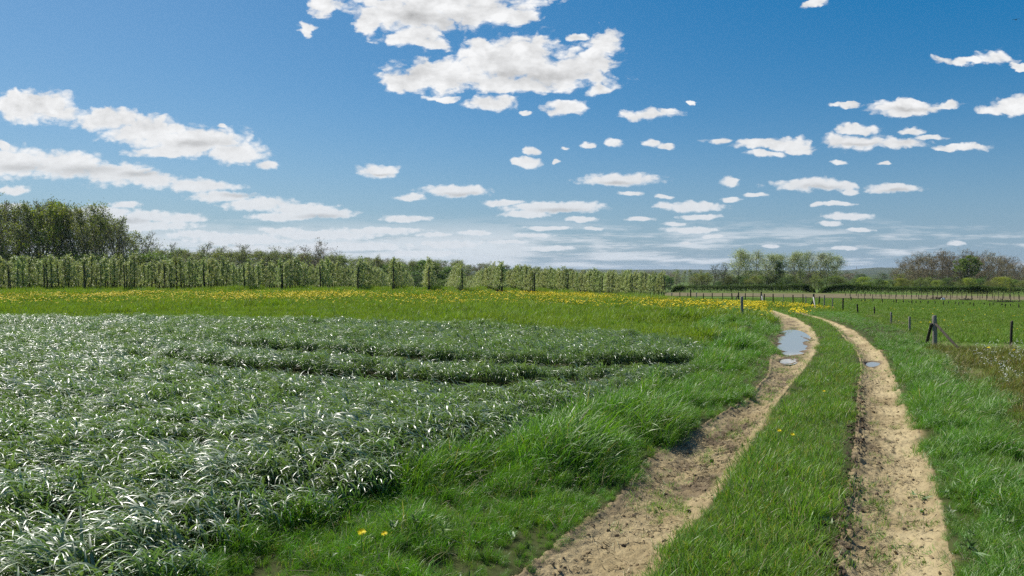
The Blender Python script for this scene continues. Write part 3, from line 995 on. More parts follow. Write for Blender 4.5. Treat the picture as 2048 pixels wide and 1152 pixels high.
# --- broad leaved weeds, dry blades and seed stalks mixed into the verges and the strip
M_BROAD = leaf_mat('broad_weed_leaf', (0.05, 0.115, 0.02), (0.11, 0.19, 0.035), (0.12, 0.19, 0.04), 0.5, 0.45, 0.25, None, 0.25)
broad_m = [blade_mesh('weed_rosette', M_BROAD, 9, 0.03, (0.05, 0.13), (0.018, 0.034), (20, 60), (-25, 30), 3, None, (0, 0.02), 0.08, 0.4, 1.1, 590 + i) for i in range(4)]
dry_m = [blade_mesh('dry_blade_tuft', M_STRAW, 7, 0.10, (0.14, 0.32), (0.002, 0.0045), (25, 85), (-20, 60), 4, None, (0, 0.03), 0, 0.7, 1.2, 600 + i) for i in range(4)]
q_ = fan([(2.2, 8, 16), (8, 16, 12), (16, 26, 6)])
x, y, inL, inR, ll, lr, rl, rr, on = bands(q_)
ok = on & ~inL & ~inR & (crop_depth(x, y) < 0.0) & (x > ll - 2.4) & (x < VE(y) + 0.3) & (fbm(x, y, 0.9, 2, 66) > 0.47)
qb = q_[ok]
lowz = np.where((qb[:, 0] > lr[ok]) & (qb[:, 0] < rl[ok]), 0.02, 0.10)
scatter('broad_leaf_weeds', on_ground(qb) + np.stack([0 * lowz, 0 * lowz, lowz], 1), rng.uniform(0.3, 0.7, len(qb)), rng.uniform(0, 6.28, len(qb)), broad_m, 'broad leaved weeds and dock rosettes growing among the verge grass', 0.25)
q_ = fan([(2.2, 8, 14), (8, 16, 9), (16, 26, 5)])
x, y, inL, inR, ll, lr, rl, rr, on = bands(q_)
ok = on & ~inL & ~inR & (crop_depth(x, y) < 0.0) & (x > ll - 2.4) & (x < VE(y) + 0.3) & (fbm(x, y, 1.1, 2, 67) > 0.46)
qb = q_[ok]
inner = (qb[:, 0] > lr[ok]) & (qb[:, 0] < rl[ok])
scatter('dry_blades', on_ground(qb, 0.02), np.where(inner, 0.55, 1.0) * rng.uniform(0.5, 1.1, len(qb)), rng.uniform(0, 6.28, len(qb)), dry_m, 'dry bleached blades standing among the green verge grass', 0.3)

# --- weedy brown patch inside the fence corner, with white flowers
p = fan([(4.5, 14, 60), (14, 21, 40)])
x, y = p[:, 0], p[:, 1]
wm = (x > VE(y) - 0.1) & (y < 19.3)
p4 = p[wm]
weed_m = [blade_mesh('weed_tuft', M_WEED, 34, 0.15, (0.07, 0.20), (0.004, 0.013), (50, 90), (5, 70), 3, None, (0, 0.03), 0, 0.7, 1.1, 320 + i) for i in range(5)]
scatter('weed_patch', on_ground(p4), (0.55 + 0.6 * fbm(p4[:, 0], p4[:, 1], 0.6, 2, 51)) * rng.uniform(0.6, 1.3, len(p4)), rng.uniform(0, 6.28, len(p4)), weed_m, 'reddish brown and yellow green weeds in the fence corner', 0.2)

# --- sparse tufts in the ruts
p = fan([(3.2, 8, 190), (8, 16, 130), (16, 30, 60)])
x, y, inL, inR, ll, lr, rl, rr, on = bands(p)
tL, tR = (x - ll) / (lr - ll), (x - rl) / (rr - rl)
nz = fbm(x, y, 1.5, 3, 61)
pr = np.where(inL, sstep(0.50, 0.66, nz) * 0.6 + 0.5 * sstep(8.5, 10.5, y) * (1 - sstep(16, 18, y)) * sstep(0.36, 0.52, nz) + 0.45 * np.exp(-((tL - 0.5) / 0.2) ** 2) * sstep(4.5, 6, y) * sstep(0.40, 0.55, nz), 0)
pr = np.where(inR, sstep(0.58, 0.70, nz) * 0.5 + 0.45 * np.exp(-((tR - 0.38) / 0.10) ** 2) * sstep(0.48, 0.60, nz) + 0.25 * sstep(0.8, 1.0, tR) * sstep(.4, .6, nz), pr)
inpud = np.zeros(len(p), bool)
for q in range(3):
    inpud |= pud_r(x, y, q) < 1.15
m_ = (inL | inR) & ~inpud & (rng.uniform(0, 1, len(p)) < pr)
p5 = p[m_]
z5 = np.where(inL[m_], rut_z(p5[:, 0], p5[:, 1], tL[m_], 0), rut_z(p5[:, 0], p5[:, 1], tR[m_], 1))
tuft_m = [blade_mesh('grass_tuft', M_MID, 14, 0.06, (0.04, 0.11), (0.003, 0.006), (25, 85), (-10, 50), 3, None, (0, 0.005), 0, 0.6, 1.2, 350 + i) for i in range(5)]
scatter('track_tufts', np.column_stack([p5, z5]), rng.uniform(0.35, 1.0, len(p5)), rng.uniform(0, 6.28, len(p5)), tuft_m, 'sparse trodden grass tufts growing in the sandy ruts', 0.3)
# dry bits and stones lying in the ruts
p = fan([(3.2, 8, 420), (8, 15, 200), (15, 25, 60)])
x, y, inL, inR, ll, lr, rl, rr, on = bands(p)
tL, tR = (x - ll) / (lr - ll), (x - rl) / (rr - rl)
for q in range(3):
    inL &= pud_r(x, y, q) > 1.2
    inR &= pud_r(x, y, q) > 1.2
m_ = inL | inR
p6, tt = p[m_], np.where(inL, tL, tR)[m_]
z6 = np.where(inL[m_], rut_z(p6[:, 0], p6[:, 1], tt, 0), rut_z(p6[:, 0], p6[:, 1], tt, 1))


def clod_mesh(name, mat, seed):
    r = np.random.default_rng(seed)
    import bmesh
    bm = bmesh.new()
    bmesh.ops.create_icosphere(bm, subdivisions=1, radius=1.0)
    sc = r.uniform(0.7, 1.3, 3) * (1, 1, 0.6)
    for v in bm.verts:
        v.co = Vector(np.array(v.co) * sc * r.uniform(0.75, 1.2))
    me = D.meshes.new(name)
    bm.to_mesh(me)
    bm.free()
    me.materials.append(mat)
    return me


half_ = rng.uniform(0, 1, len(p6)) < 0.5
clod_m = [clod_mesh('soil_clod', M_CLOD, 400 + i) for i in range(4)] + [clod_mesh('soil_clod', M_MUDCLOD, 410)]
scatter('soil_clods', np.column_stack([p6, z6])[half_], (0.003 + 0.020 * rng.uniform(0, 1, half_.sum()) ** 3.5), rng.uniform(0, 6.28, half_.sum()), clod_m, 'crumbs of soil and small stones lying in the ruts', 0.5)
M_DARKBIT = leaf_mat('dead_plant_bit', (0.05, 0.038, 0.02), (0.11, 0.085, 0.045), (0.1, 0.08, 0.04), 0.8, 0.1, 0.1, (1, 1, 1), 0.3)
dark_m = [blade_mesh('dead_bit', M_DARKBIT, 6, 0.06, (0.02, 0.07), (0.003, 0.008), (-6, 30), (-15, 10), 2, None, (0.001, 0.01), 0, 0.9, 1.0, 450 + i) for i in range(4)]
dk = rng.uniform(0, 1, len(p6)) < 0.12 + 0.6 * sstep(0.46, 0.62, fbm(p6[:, 0], p6[:, 1], 2.4, 3, 97))
scatter('dead_plant_bits', np.column_stack([p6, z6])[dk], rng.uniform(0.4, 1.3, dk.sum()), rng.uniform(0, 6.28, dk.sum()), dark_m, 'dark crumbled plant bits strewn over the sandy ruts', 0.15)
straw_m = [blade_mesh('straw_bit', M_STRAW, 3, 0.05, (0.04, 0.11), (0.0025, 0.005), (-4, 14), (-12, 6), 2, None, (0.003, 0.012), 0, 0.8, 1.0, 430 + i) for i in range(4)]
hs_ = ~half_ & (rng.uniform(0, 1, len(p6)) < 0.35)
scatter('straw_bits', np.column_stack([p6, z6])[hs_], rng.uniform(0.6, 1.4, hs_.sum()), rng.uniform(0, 6.28, hs_.sum()), straw_m, 'dry straw bits trodden into the sandy ruts', 0.1)
# damp clods thrown up along the tyre marks
n = 900
yy = rng.uniform(4.0, 12.0, n)
xx = RL(yy) + rng.normal(-0.05, 0.06, n)
scatter('mud_clods', np.column_stack([xx, yy, rut_z(xx, yy, np.clip((xx - RL(yy)) / 0.7, -0.3, 1), 1)]), 0.006 + 0.024 * rng.uniform(0, 1, n) ** 2.5, rng.uniform(0, 6.28, n), [clod_mesh('soil_clod', M_MUDCLOD, 440 + i) for i in range(4)], 'dark damp clods along the tyre marks of the rut', 0.5)

# --- the meadow beyond the field, and the pasture
ORCH_Y = 75.0
p = fan([(6, 14, 36), (14, 26, 26), (26, 45, 18), (45, 84, 10)], 0.74)
x, y, inL, inR, ll, lr, rl, rr, on = bands(p)
cd_ = crop_depth(x, y)
lefts = np.where(on, x < ll - 2.0 + 1.6 * sstep(14, 30, y), x < VE(y) + 0.4) & (cd_ < 0.1)
keep = rng.uniform(0, 1, len(p)) < 0.92
m_ = lefts & keep & ~inL
p7 = p[m_]
tall = 0.65 + 0.9 * sstep(0.48, 0.70, fbm(p7[:, 0], p7[:, 1], 0.22, 3, 71)) + 0.5 * sstep(0.6, 0.75, fbm(p7[:, 0], p7[:, 1], 0.8, 2, 72))
s_ = tall * rng.uniform(0.7, 1.3, len(p7)) * (1 + 0.35 * sstep(26, 60, p7[:, 1]))
scatter('meadow_grass', on_ground(p7), s_, rng.uniform(0, 6.28, len(p7)), head_m, 'bright yellow green meadow grass between the crop and the orchard', 0.15)
p = fan([(12, 26, 24), (26, 50, 14), (50, 118, 6)], 0.74)
x, y = p[:, 0], p[:, 1]
m_ = (x > VE(y) + np.where(y < 19.3, 99, 0.1)) & (x > 2)
p8 = p[m_]
s_ = (0.7 + 0.6 * fbm(p8[:, 0], p8[:, 1], 0.15, 3, 73)) * rng.uniform(0.7, 1.3, len(p8)) * (1 + 0.5 * sstep(26, 80, p8[:, 1]))
scatter('pasture_grass', on_ground(p8), s_, rng.uniform(0, 6.28, len(p8)), past_m, 'short bright green pasture grass beyond the fence', 0.15)


# --- dandelions
def flower_mesh(name, mats, hr, stem, petals=14, seed=0, dome=0.35):
    r = np.random.default_rng(seed)
    V, Fq, mi = [], [], []
    for i in range(3):      # stem, three sided
        a = i * 2 * PI / 3
        V += [(0.0022 * math.cos(a), 0.0022 * math.sin(a), 0), (0.0018 * math.cos(a) + 0.01, 0.0018 * math.sin(a), stem)]
    for i in range(3):
        j = (i + 1) % 3
        Fq.append((2 * i, 2 * j, 2 * j + 1, 2 * i + 1)); mi.append(1)
    for ring, (rad, lift, cnt) in enumerate(((1.0, 0.0, petals), (0.72, 0.22, petals - 3), (0.4, 0.38, petals - 6))):
        for i in range(cnt):
            a = (i + 0.5 * ring) * 2 * PI / cnt + r.normal(0, 0.08)
            da = 0.9 * PI / cnt
            rr2 = hr * rad * r.uniform(0.9, 1.08)
            zc = stem + hr * lift
            b = len(V)
            V += [(0.01 + 0.15 * rr2 * math.cos(a - da), 0.15 * rr2 * math.sin(a - da), zc - 0.2 * hr), (0.01 + 0.15 * rr2 * math.cos(a + da), 0.15 * rr2 * math.sin(a + da), zc - 0.2 * hr),
                  (0.01 + rr2 * math.cos(a + da * .7), rr2 * math.sin(a + da * .7), zc + dome * hr * 0.3), (0.01 + rr2 * math.cos(a - da * .7), rr2 * math.sin(a - da * .7), zc + dome * hr * 0.3)]
            Fq.append((b, b + 1, b + 2, b + 3)); mi.append(0)
    return mesh_from(name, np.array(V), np.array(Fq), mats, False, mat_idx=mi)


fl_m = [flower_mesh('dandelion_head', [M_YELLOW, M_STEM], 0.026 + 0.004 * i, 0.17 + 0.02 * i, 12, 500 + i) for i in range(4)]
P_ = fan([(14, 30, 12), (30, 80, 22)], 0.72)
x, y, inL, inR, ll, lr, rl, rr, on = bands(P_)
u = x / y
# rows in the picture where the flowers stand, as ground distance
dpt = -1.0 * (np.array([float(v) for v in base_z(x, y)]) - CAMZ) / y * F + HOR
cl = fbm(x, y, 0.16, 3, 501) * 0.6 + fbm(x, y, 0.55, 2, 505) * 0.4
bandm = sstep(586, 591, dpt) * (1 - sstep(604 + 26 * sstep(0.05, 0.30, u), 622 + 24 * sstep(0.05, 0.30, u), dpt))
pr = bandm * (0.10 + 0.80 * sstep(0.43, 0.66, cl))
isl = np.where(on, x < ll - 0.2, x < VE(y) - 0.3) & (crop_depth(x, y) < -0.5)
near_end = np.exp(-(((1024 + F * u) - 1515) / 22) ** 2 - ((dpt - 620) / 12) ** 2) * 0.95
inmid = on & (x > lr) & (x < rl) & (np.abs(dpt - 632) < 5) & (np.abs(1024 + F * u - 1600) < 22)
m_ = (isl & (rng.uniform(0, 1, len(P_)) < np.maximum(pr, near_end))) | (inmid & (rng.uniform(0, 1, len(P_)) < 0.8))
pp = P_[m_]
scatter('dandelions', on_ground(pp, 0.02), rng.uniform(1.0, 1.65, len(pp)), rng.uniform(0, 6.28, len(pp)), fl_m, 'yellow dandelions in drifts across the meadow before the orchard', 0.25)
P_ = fan([(18, 100, 2.0)], 0.72)
x, y = P_[:, 0], P_[:, 1]
m_ = (x > VE(y) + 1) & (rng.uniform(0, 1, len(P_)) < sstep(0.56, 0.72, fbm(x, y, 0.12, 3, 521)) * 0.5)
pp = P_[m_]
scatter('buttercups', on_ground(pp, 0.0), rng.uniform(0.8, 1.2, len(pp)), rng.uniform(0, 6.28, len(pp)), fl_m, 'small yellow flowers dotted thinly over the green pasture', 0.25)


# white flowers: thin stalks with clusters of tiny petals
def cress_mesh(name, seed):
    r = np.random.default_rng(seed)
    V, Fq, mi = [], [], []
    for s in range(5):
        bx, by = r.normal(0, 0.05, 2)
        hh = r.uniform(0.08, 0.20)
        tx, ty = bx + r.normal(0, 0.04), by + r.normal(0, 0.04)
        b = len(V)
        V += [(bx - .002, by, 0), (bx + .002, by, 0), (tx + .0015, ty, hh), (tx - .0015, ty, hh)]
        Fq.append((b, b + 1, b + 2, b + 3)); mi.append(1)
        for q in range(6):
            c = np.array([tx, ty, hh]) + r.normal(0, 1, 3) * (0.016, 0.016, 0.014)
            n_ = r.normal(0, 1, 3); n_[2] = abs(n_[2]) + 0.6; n_ /= np.linalg.norm(n_)
            a_ = np.cross(n_, [1, 0, 0.3]); a_ /= np.linalg.norm(a_); b_ = np.cross(n_, a_)
            z_ = r.uniform(0.0035, 0.006)
            b = len(V)
            V += [tuple(c - a_ * z_ - b_ * z_), tuple(c + a_ * z_ - b_ * z_), tuple(c + a_ * z_ + b_ * z_), tuple(c - a_ * z_ + b_ * z_)]
            Fq.append((b, b + 1, b + 2, b + 3)); mi.append(0)
    return mesh_from(name, np.array(V), np.array(Fq), [M_WHITE, M_STEM], False, mat_idx=mi)


cr_m = [cress_mesh('white_cress', 540 + i) for i in range(4)]
wf = []
for _ in range(46):
    px, py = rng.normal(2015, 38), rng.normal(728, 24)
    if 690 < py < 800 and px < 2300:
        q = at(px, py)
        wf.append((q.x, q.y))
for _ in range(14):
    q = at(rng.uniform(1945, 2010), rng.uniform(696, 716))
    wf.append((q.x, q.y))
wf = np.array(wf)
scatter('white_wildflowers', on_ground(wf), rng.uniform(0.7, 1.2, len(wf)), rng.uniform(0, 6.28, len(wf)), cr_m, 'small white wildflowers on thin stalks in the fence corner', 0.15)

# bleached dead grass along the fence line and the verge border
dead_m = [blade_mesh('dead_grass_tuft', M_STRAW, 22, 0.14, (0.10, 0.28), (0.003, 0.006), (10, 75), (-40, 25), 4, None, (0, 0.03), 0, 0.8, 1.2, 560 + i) for i in range(4)]
dp = []
for (ax, ay), (bx, by), cnt, sp in (((1885, 715), (1965, 800), 34, 0.16), ((1830, 672), (1848, 690), 12, 0.15), ((1785, 645), (1800, 655), 12, 0.2), ((1735, 633), (1752, 638), 12, 0.3), ((1870, 690), (1880, 700), 10, 0.15), ((1925, 697), (1935, 703), 14, 0.15), ((2018, 697), (2030, 701), 8, 0.12), ((2035, 815), (2060, 830), 12, 0.15)):
    a, b = at(ax, ay), at(bx, by)
    for _ in range(cnt):
        q = a.lerp(b, random.random())
        dp.append((q.x + random.gauss(0, sp), q.y + random.gauss(0, sp)))
dp = np.array(dp)
scatter('dead_grass', on_ground(dp, 0.03), rng.uniform(0.6, 1.15, len(dp)), rng.uniform(0, 6.28, len(dp)), dead_m, 'bleached dead grass lying along the foot of the fence', 0.3)


# ------------------------------------------------------------------ single dandelions near the path
ORD = ['first', 'second', 'third', 'fourth', 'fifth', 'sixth', 'seventh', 'eighth', 'ninth', 'tenth', 'eleventh', 'twelfth', 'thirteenth', 'fourteenth', 'fifteenth', 'sixteenth', 'seventeenth', 'eighteenth', 'nineteenth', 'twentieth']


def ordn(i):
    if i < 20:
        return ORD[i]
    tens = ['twenty', 'thirty', 'forty', 'fifty', 'sixty', 'seventy', 'eighty', 'ninety'][i // 10 - 2 if (i + 1) % 10 else (i + 1) // 10 - 2]
    k = i + 1
    if k % 10 == 0:
        return {30: 'thirtieth', 40: 'fortieth', 50: 'fiftieth', 60: 'sixtieth', 70: 'seventieth', 80: 'eightieth'}[k]
    return ['twenty', 'thirty', 'forty', 'fifty', 'sixty', 'seventy', 'eighty'][k // 10 - 2] + '-' + ORD[k % 10 - 1]


def cyl(p0, p1, r0, r1, sides=10, cap=True):
    """round bar as vertex and face arrays"""
    p0, p1 = np.array(p0, float), np.array(p1, float)
    d = (p1 - p0) / np.linalg.norm(p1 - p0)
    a = np.cross(d, [0.31, 0.95, 0.1]); a /= np.linalg.norm(a)
    b = np.cross(d, a)
    t = np.arange(sides) * 2 * PI / sides
    ring = np.cos(t)[:, None] * a + np.sin(t)[:, None] * b
    v = np.vstack([p0 + ring * r0, p1 + ring * r1, [p1]])
    i = np.arange(sides); j = (i + 1) % sides
    q = np.stack([i, j, j + sides, i + sides], 1)
    c = np.stack([i + sides, j + sides, np.full(sides, 2 * sides)], 1)
    return v, q, c


def bar_mesh(name, segs, mat, sides=10, smooth=False):
    V, Q, C, n = [], [], [], 0
    for p0, p1, r0, r1 in segs:
        v, q, c = cyl(p0, p1, r0, r1, sides)
        V.append(v); Q.append(q + n); C.append(c + n); n += len(v)
    return mesh_from(name, np.vstack(V), [np.vstack(Q), np.vstack(C)], [mat], smooth)


def flower_head_mesh(hr, seed):
    r = np.random.default_rng(seed)
    V, Fq = [], []
    for rad, lift, cnt in ((1.0, 0.0, 18), (0.8, 0.18, 16), (0.55, 0.32, 12), (0.3, 0.42, 8)):
        for i in range(cnt):
            a = (i + rad * 3) * 2 * PI / cnt + r.normal(0, 0.06)
            da = 0.8 * PI / cnt
            R_ = hr * rad * r.uniform(0.92, 1.06)
            b = len(V)
            for rr_, dd, zz in ((0.12, -da, -0.2), (0.12, da, -0.2), (1, da * .7, 0.12), (1, -da * .7, 0.12)):
                V.append((R_ * rr_ * math.cos(a + dd), R_ * rr_ * math.sin(a + dd), hr * (lift + zz)))
            Fq.append((b, b + 1, b + 2, b + 3))
    return mesh_from('flower_head', np.array(V), np.array(Fq), [M_YELLOW], False)


near_fl = [(1556, 861, 0.13, 'yellow dandelion on the grass strip, nearer of two beside the left rut'),
           (1583, 869, 0.10, 'pale yellow dandelion on the grass strip just inward of a brighter one'),
           (1646, 782, 0.11, 'lone yellow dandelion in the middle of the grass strip'),
           (720, 1064, 0.24, 'yellow dandelion half hidden in the lush grass bank by the crop'),
           (765, 1067, 0.2, 'small faded dandelion beside a brighter one in the lush grass bank')]
for i, (px, py, hh, lab) in enumerate(near_fl):
    p = at(px, py, hh)
    gz = float(ground_z(p.x, p.y))
    h_ = p.z + hh - gz
    r_ = tag(empty('dandelion', (p.x, p.y, gz)), lab, 'flower', 'dandelions close to the path')
    obj('stem', bar_mesh('stem', [((0, 0, 0), (0.01, 0, h_), 0.003, 0.0025)], M_STEM, 6), r_)
    hd = obj('flower_head', flower_head_mesh(0.026 if i != 4 else 0.02, 700 + i), r_, (0.01, 0, h_))
    hd.rotation_euler = (0.5, 0.2, 0)

# ------------------------------------------------------------------ fence posts
def post_mesh(h, r, seed, lean=(0, 0), sides=12, knot=0.12):
    rr = np.random.default_rng(seed)
    n = 9
    V, Q = [], []
    t = np.arange(sides) * 2 * PI / sides
    irr = 1 + 0.07 * np.sin(2 * t + rr.uniform(0, 6)) + 0.04 * np.sin(5 * t + rr.uniform(0, 6))
    bend = rr.normal(0, 0.012, 2)
    for k in range(n):
        s = k / (n - 1)
        z = -0.35 + (h + 0.35) * s
        f = r * irr * (1.04 - 0.08 * s) * (1 + rr.normal(0, 0.015))
        ox, oy = lean[0] * z + bend[0] * math.sin(s * PI) * h, lean[1] * z + bend[1] * math.sin(s * PI) * h
        tilt = np.cos(t + seed) * 0.012 * (k == n - 1)
        V.append(np.stack([ox + f * np.cos(t), oy + f * np.sin(t), z + tilt], 1))
    # bevelled top
    V.append(np.stack([ox + 0.82 * f * np.cos(t), oy + 0.82 * f * np.sin(t), z + 0.015 + tilt], 1))
    n += 1
    V = np.vstack(V + [np.array([[ox, oy, z + 0.018]])])
    i = np.arange(sides); j = (i + 1) % sides
    for k in range(n - 1):
        Q.append(np.stack([k * sides + i, k * sides + j, (k + 1) * sides + j, (k + 1) * sides + i], 1))
    C = np.stack([(n - 1) * sides + i, (n - 1) * sides + j, np.full(sides, n * sides)], 1)
    return V, np.vstack(Q), C


WIRE = []       # tops of the posts of the pasture fence, for the wires


def fence_post(px, top, base, wpx, mat, label, group, leanpx=0.0, braces=(), hscale=1.0, name='fence_post', dist_from=None):
    p = at(px, base)
    gz = float(ground_z(p.x, p.y))
    h = height_at(p, top) + p.z - gz
    r = max(0.5 * wpx / F * p.y, 0.012)
    lean = (leanpx / F * p.y / max(h, .1), 0)
    V, Q, C = post_mesh(h, r, int(px), lean)
    me = mesh_from('post', V, [Q, C], [mat], True)
    if not braces:
        o = obj(name, me, None, (p.x, p.y, gz))
        tag(o, label, 'fence post', group)
    else:
        o = empty(name, (p.x, p.y, gz))
        tag(o, label, 'fence post', group)
        obj('post', me, o)
        for (tx, ty, bx, by, dy, bw, bm, blab) in braces:
            d0 = p.y - 0.02
            a = np.array([(tx - 1024) / F * d0 - p.x, d0 - p.y, CAMZ + d0 * ((576 - ty) / F * CP - SP) / (CP + (576 - ty) / F * SP) - gz])
            d1 = p.y + dy
            x1 = (bx - 1024) / F * d1
            b = np.array([x1 - p.x, d1 - p.y, float(ground_z(x1, d1)) - gz - 0.08])
            b_ = obj('brace', bar_mesh('brace', [(b, a, bw / F * p.y * .5, bw / F * p.y * .45)], bm, 10), o)
            if blab:
                b_['label'] = blab
    return o, p, h, gz


G1 = 'posts of the pasture fence along the track'
row1 = [  # px, top, base, width px, material, lean px
    (1867.5, 632, 694, 8.6, M_WOOD), (1819, 634.5, 664, 4.6, M_WOOD), (1782, 625, 648, 3.4, M_WOOD), (1749, 614, 632.5, 2.8, M_WOODDK), (1716, 608.5, 629, 2.8, M_WOODDK),
    (1686, 596.5, 623.5, 2.9, M_WOODDK), (1665, 596, 622, 2.3, M_WOOD), (1648.4, 591, 620, 2.6, M_WOOD), (1637.5, 593, 616.5, 2.4, M_WOODDK), (1627, 588, 618, 3.4, M_WOODDK),
    (1611.5, 593, 616, 2.0, M_WOOD), (1605.5, 588.5, 613, 2.0, M_WOODDK), (1585.7, 590, 611.5, 2.3, M_WOODDK), (1566.3, 589, 609, 1.6, M_WOOD), (1546, 587.5, 608.5, 2.2, M_WOODDK),
    (1528.5, 588, 606.5, 2.4, M_WOODDK), (1522.5, 583.5, 603, 3.0, M_WOODDK)]
lab1 = ['thick round weathered corner post with two slanting braces beside the track',
        'grey post next beyond the thick corner post, dead grass at its foot',
        'short pale post second beyond the thick corner post',
        'thin dark post third beyond the corner post, by bleached grass',
        'thin crooked dark post fourth beyond the corner post',
        'dark straight post fifth beyond the corner post, tall dark top',
        'pale slim post sixth beyond the corner post',
        'pale slim post just this side of the leaning dark post near the white brace',
        'dark leaning post right beside the post with the white brace',
        'dark post with a white brace and a dark brace where the track bends',
        'short pale post just beyond the white braced post',
        'tall thin post second beyond the white braced post',
        'thin dark post third beyond the white braced post',
        'hair thin post fourth beyond the white braced post',
        'dark post fifth beyond the white braced post',
        'dark post right beside the far post with a bleached brace',
        'tall dark far post with one bleached brace where the track vanishes']
for i, (px, t_, b_, w_, m_) in enumerate(row1):
    br = ()
    if i == 0:
        br = [(1871, 646, 1929, 697, -0.9, 5.2, M_WOODDK, 'long dark brace slanting down to the weeds'), (1864, 648, 1853, 682, 0.7, 6.5, M_WOODDK, 'short thick dark brace')]
    if i == 9:
        br = [(1627, 594, 1632, 619, -0.4, 2.3, M_WOODPALE, 'bleached white brace'), (1625, 603, 1620, 617, 0.5, 2.4, M_WOODDK, 'dark brace')]
    if i == 16:
        br = [(1523.5, 590, 1526, 607.5, -0.4, 2.4, M_WOODPALE, 'bleached white brace')]
    o, p, h, gz = fence_post(px, t_, b_, w_, m_, lab1[i], G1, {4: -2.0, 8: 1.5, 3: -0.5}.get(i, 0), br)
    WIRE.append((p, h, gz))
# the fence running across beyond the meadow
row2 = [(1506, 586, 602, 1.3, M_WOODDK), (1490.6, 586, 601.5, 1.8, M_WOODDK), (1477, 585, 601.5, 2.6, M_WOODDK), (1464.5, 586, 603.5, 2.2, M_WOODDK), (1446, 586.5, 602.5, 1.7, M_WOODDK), (1425, 586.5, 603, 1.9, M_WOODDK),
        (1406.7, 587, 601, 2.1, M_WOODDK), (1393, 585, 598.5, 2.2, M_WOOD), (1381, 579, 599, 2.6, M_WOODDK), (1375.5, 587, 598.5, 1.6, M_WOODDK), (1359.5, 585, 598.5, 1.6, M_WOODDK), (1343.5, 585, 597.5, 2.2, M_WOOD)]
for i, (px, t_, b_, w_, m_) in enumerate(row2):
    br = [(1475, 591.5, 1470, 603, -0.3, 2.4, M_WOODDK, 'dark leaning brace')] if i == 2 else ()
    lab = {2: 'dark far fence post with one leaning brace, just behind the lone post', 8: 'tallest dark post of the far fence near the last pear trees',
           11: 'pale far fence post nearest to the last pear trees'}.get(i, 'thin far fence post, %s in from the pear trees along the far fence' % ordn(11 - i))
    o, p, h, gz = fence_post(px, t_, b_, w_, m_, lab, 'posts of the far fence beside the orchard', {3: -1.2, 4: -1.0, 5: -0.6}.get(i, 0), br)
# the lone grey post in the dandelions and the one in the corner of the pasture
fence_post(1483.3, 593.5, 644.5, 5.4, M_WOOD, 'lone round grey post standing among dandelions in front of the far fence', None)
fence_post(2023, 643, 696, 5.2, M_WOODDK, 'straight dark post alone in the pasture by the white wildflowers', None)

# fence on the far side of the pasture: small posts in a row
row3 = [(1702, 594, 603), (1723, 599, 605), (1730, 597, 605.5), (1746, 598, 606), (1764.5, 598, 607.5), (1787.5, 601, 607), (1792.5, 599, 608.5), (1807, 600, 607.5), (1817.5, 602, 608), (1823.7, 601, 610), (1832, 602, 608.5), (1841, 602, 608),
        (1856, 602, 610.5), (1870, 602, 610.5), (1886.6, 602, 613), (1897, 603, 609), (1911, 604, 610), (1917.5, 604, 614), (1926, 604, 611), (1940, 605, 612), (1947.5, 605, 615.5), (1968, 606, 612), (1979.5, 606, 615), (1986, 606, 613), (2003.5, 607, 614), (2010.5, 608, 618), (2021, 608, 615), (2037.6, 608, 618.5)]
for i, (px, t_, b_) in enumerate(row3):
    fence_post(px, t_, b_, 1.7 if i % 3 else 2.1, M_WOODDK, 'small dark stake, %s along the fence crossing the far pasture' % ordn(i), 'stakes of the fence crossing the far pasture')
# slender stakes of the young planting before the hedge
k = 0
for j, (b0, b1, hpx, step, x0, x1) in enumerate(((592.0, 599.0, 10.0, 10.4, 1690, 2052), (597.0, 606.0, 12.0, 15.6, 1700, 2052))):
    px = x0
    while px < x1:
        u_ = (px - x0) / (x1 - x0)
        b_ = b0 + (b1 - b0) * u_
        hh = hpx * (0.8 + 0.5 * u_) * random.uniform(0.85, 1.1)
        fence_post(px + random.uniform(-1.5, 1.5), b_ - hh, b_, 1.05, M_WOODDK, 'slender stake, %s in the %s planting row before the hedge' % (ordn(k), ('farther', 'nearer')[j]), 'stakes of the young planting', random.uniform(-.5, .5), name='planting_stake')
        px += step * random.uniform(0.92, 1.08)
        k += 1
    k = 0

# wires of the track fence
segs = []
for (p, h, g0), (q, h2, g1) in zip(WIRE[:-1], WIRE[1:]):
    for f_ in (0.45, 0.85):
        a = (p.x, p.y, g0 + h * f_); b = (q.x, q.y, g1 + h2 * f_)
        segs.append((a, b, 0.002, 0.002))
o = obj('fence_wire', bar_mesh('fence_wire', segs, M_WIRE, 4))
tag(o, 'thin rusty wires strung between the pasture fence posts along the track', 'wire')

# brush heaps and a pale bag beyond the pasture
def brush_heap(px, py, wpx, hpx, label, seed):
    p = at(px, py)
    sc = p.y / F
    r = np.random.default_rng(seed)
    segs = []
    for _ in range(int(30 + wpx * 2)):
        c = np.array([r.uniform(-.5, .5) * wpx * sc, r.normal(0, 0.5), r.uniform(0, 0.6) * hpx * sc])
        d = r.normal(0, 1, 3) * (1, 1, 0.35)
        d /= np.linalg.norm(d)
        L = r.uniform(0.3, 0.9)
        segs.append((c - d * L / 2, c + d * L / 2, 0.03, 0.012))
    o = obj('brush_heap', bar_mesh('brush_heap', segs, M_WOODDK, 4), None, (p.x, p.y, float(ground_z(p.x, p.y))))
    tag(o, label, 'brush heap', 'heaps of cut branches beyond the pasture')


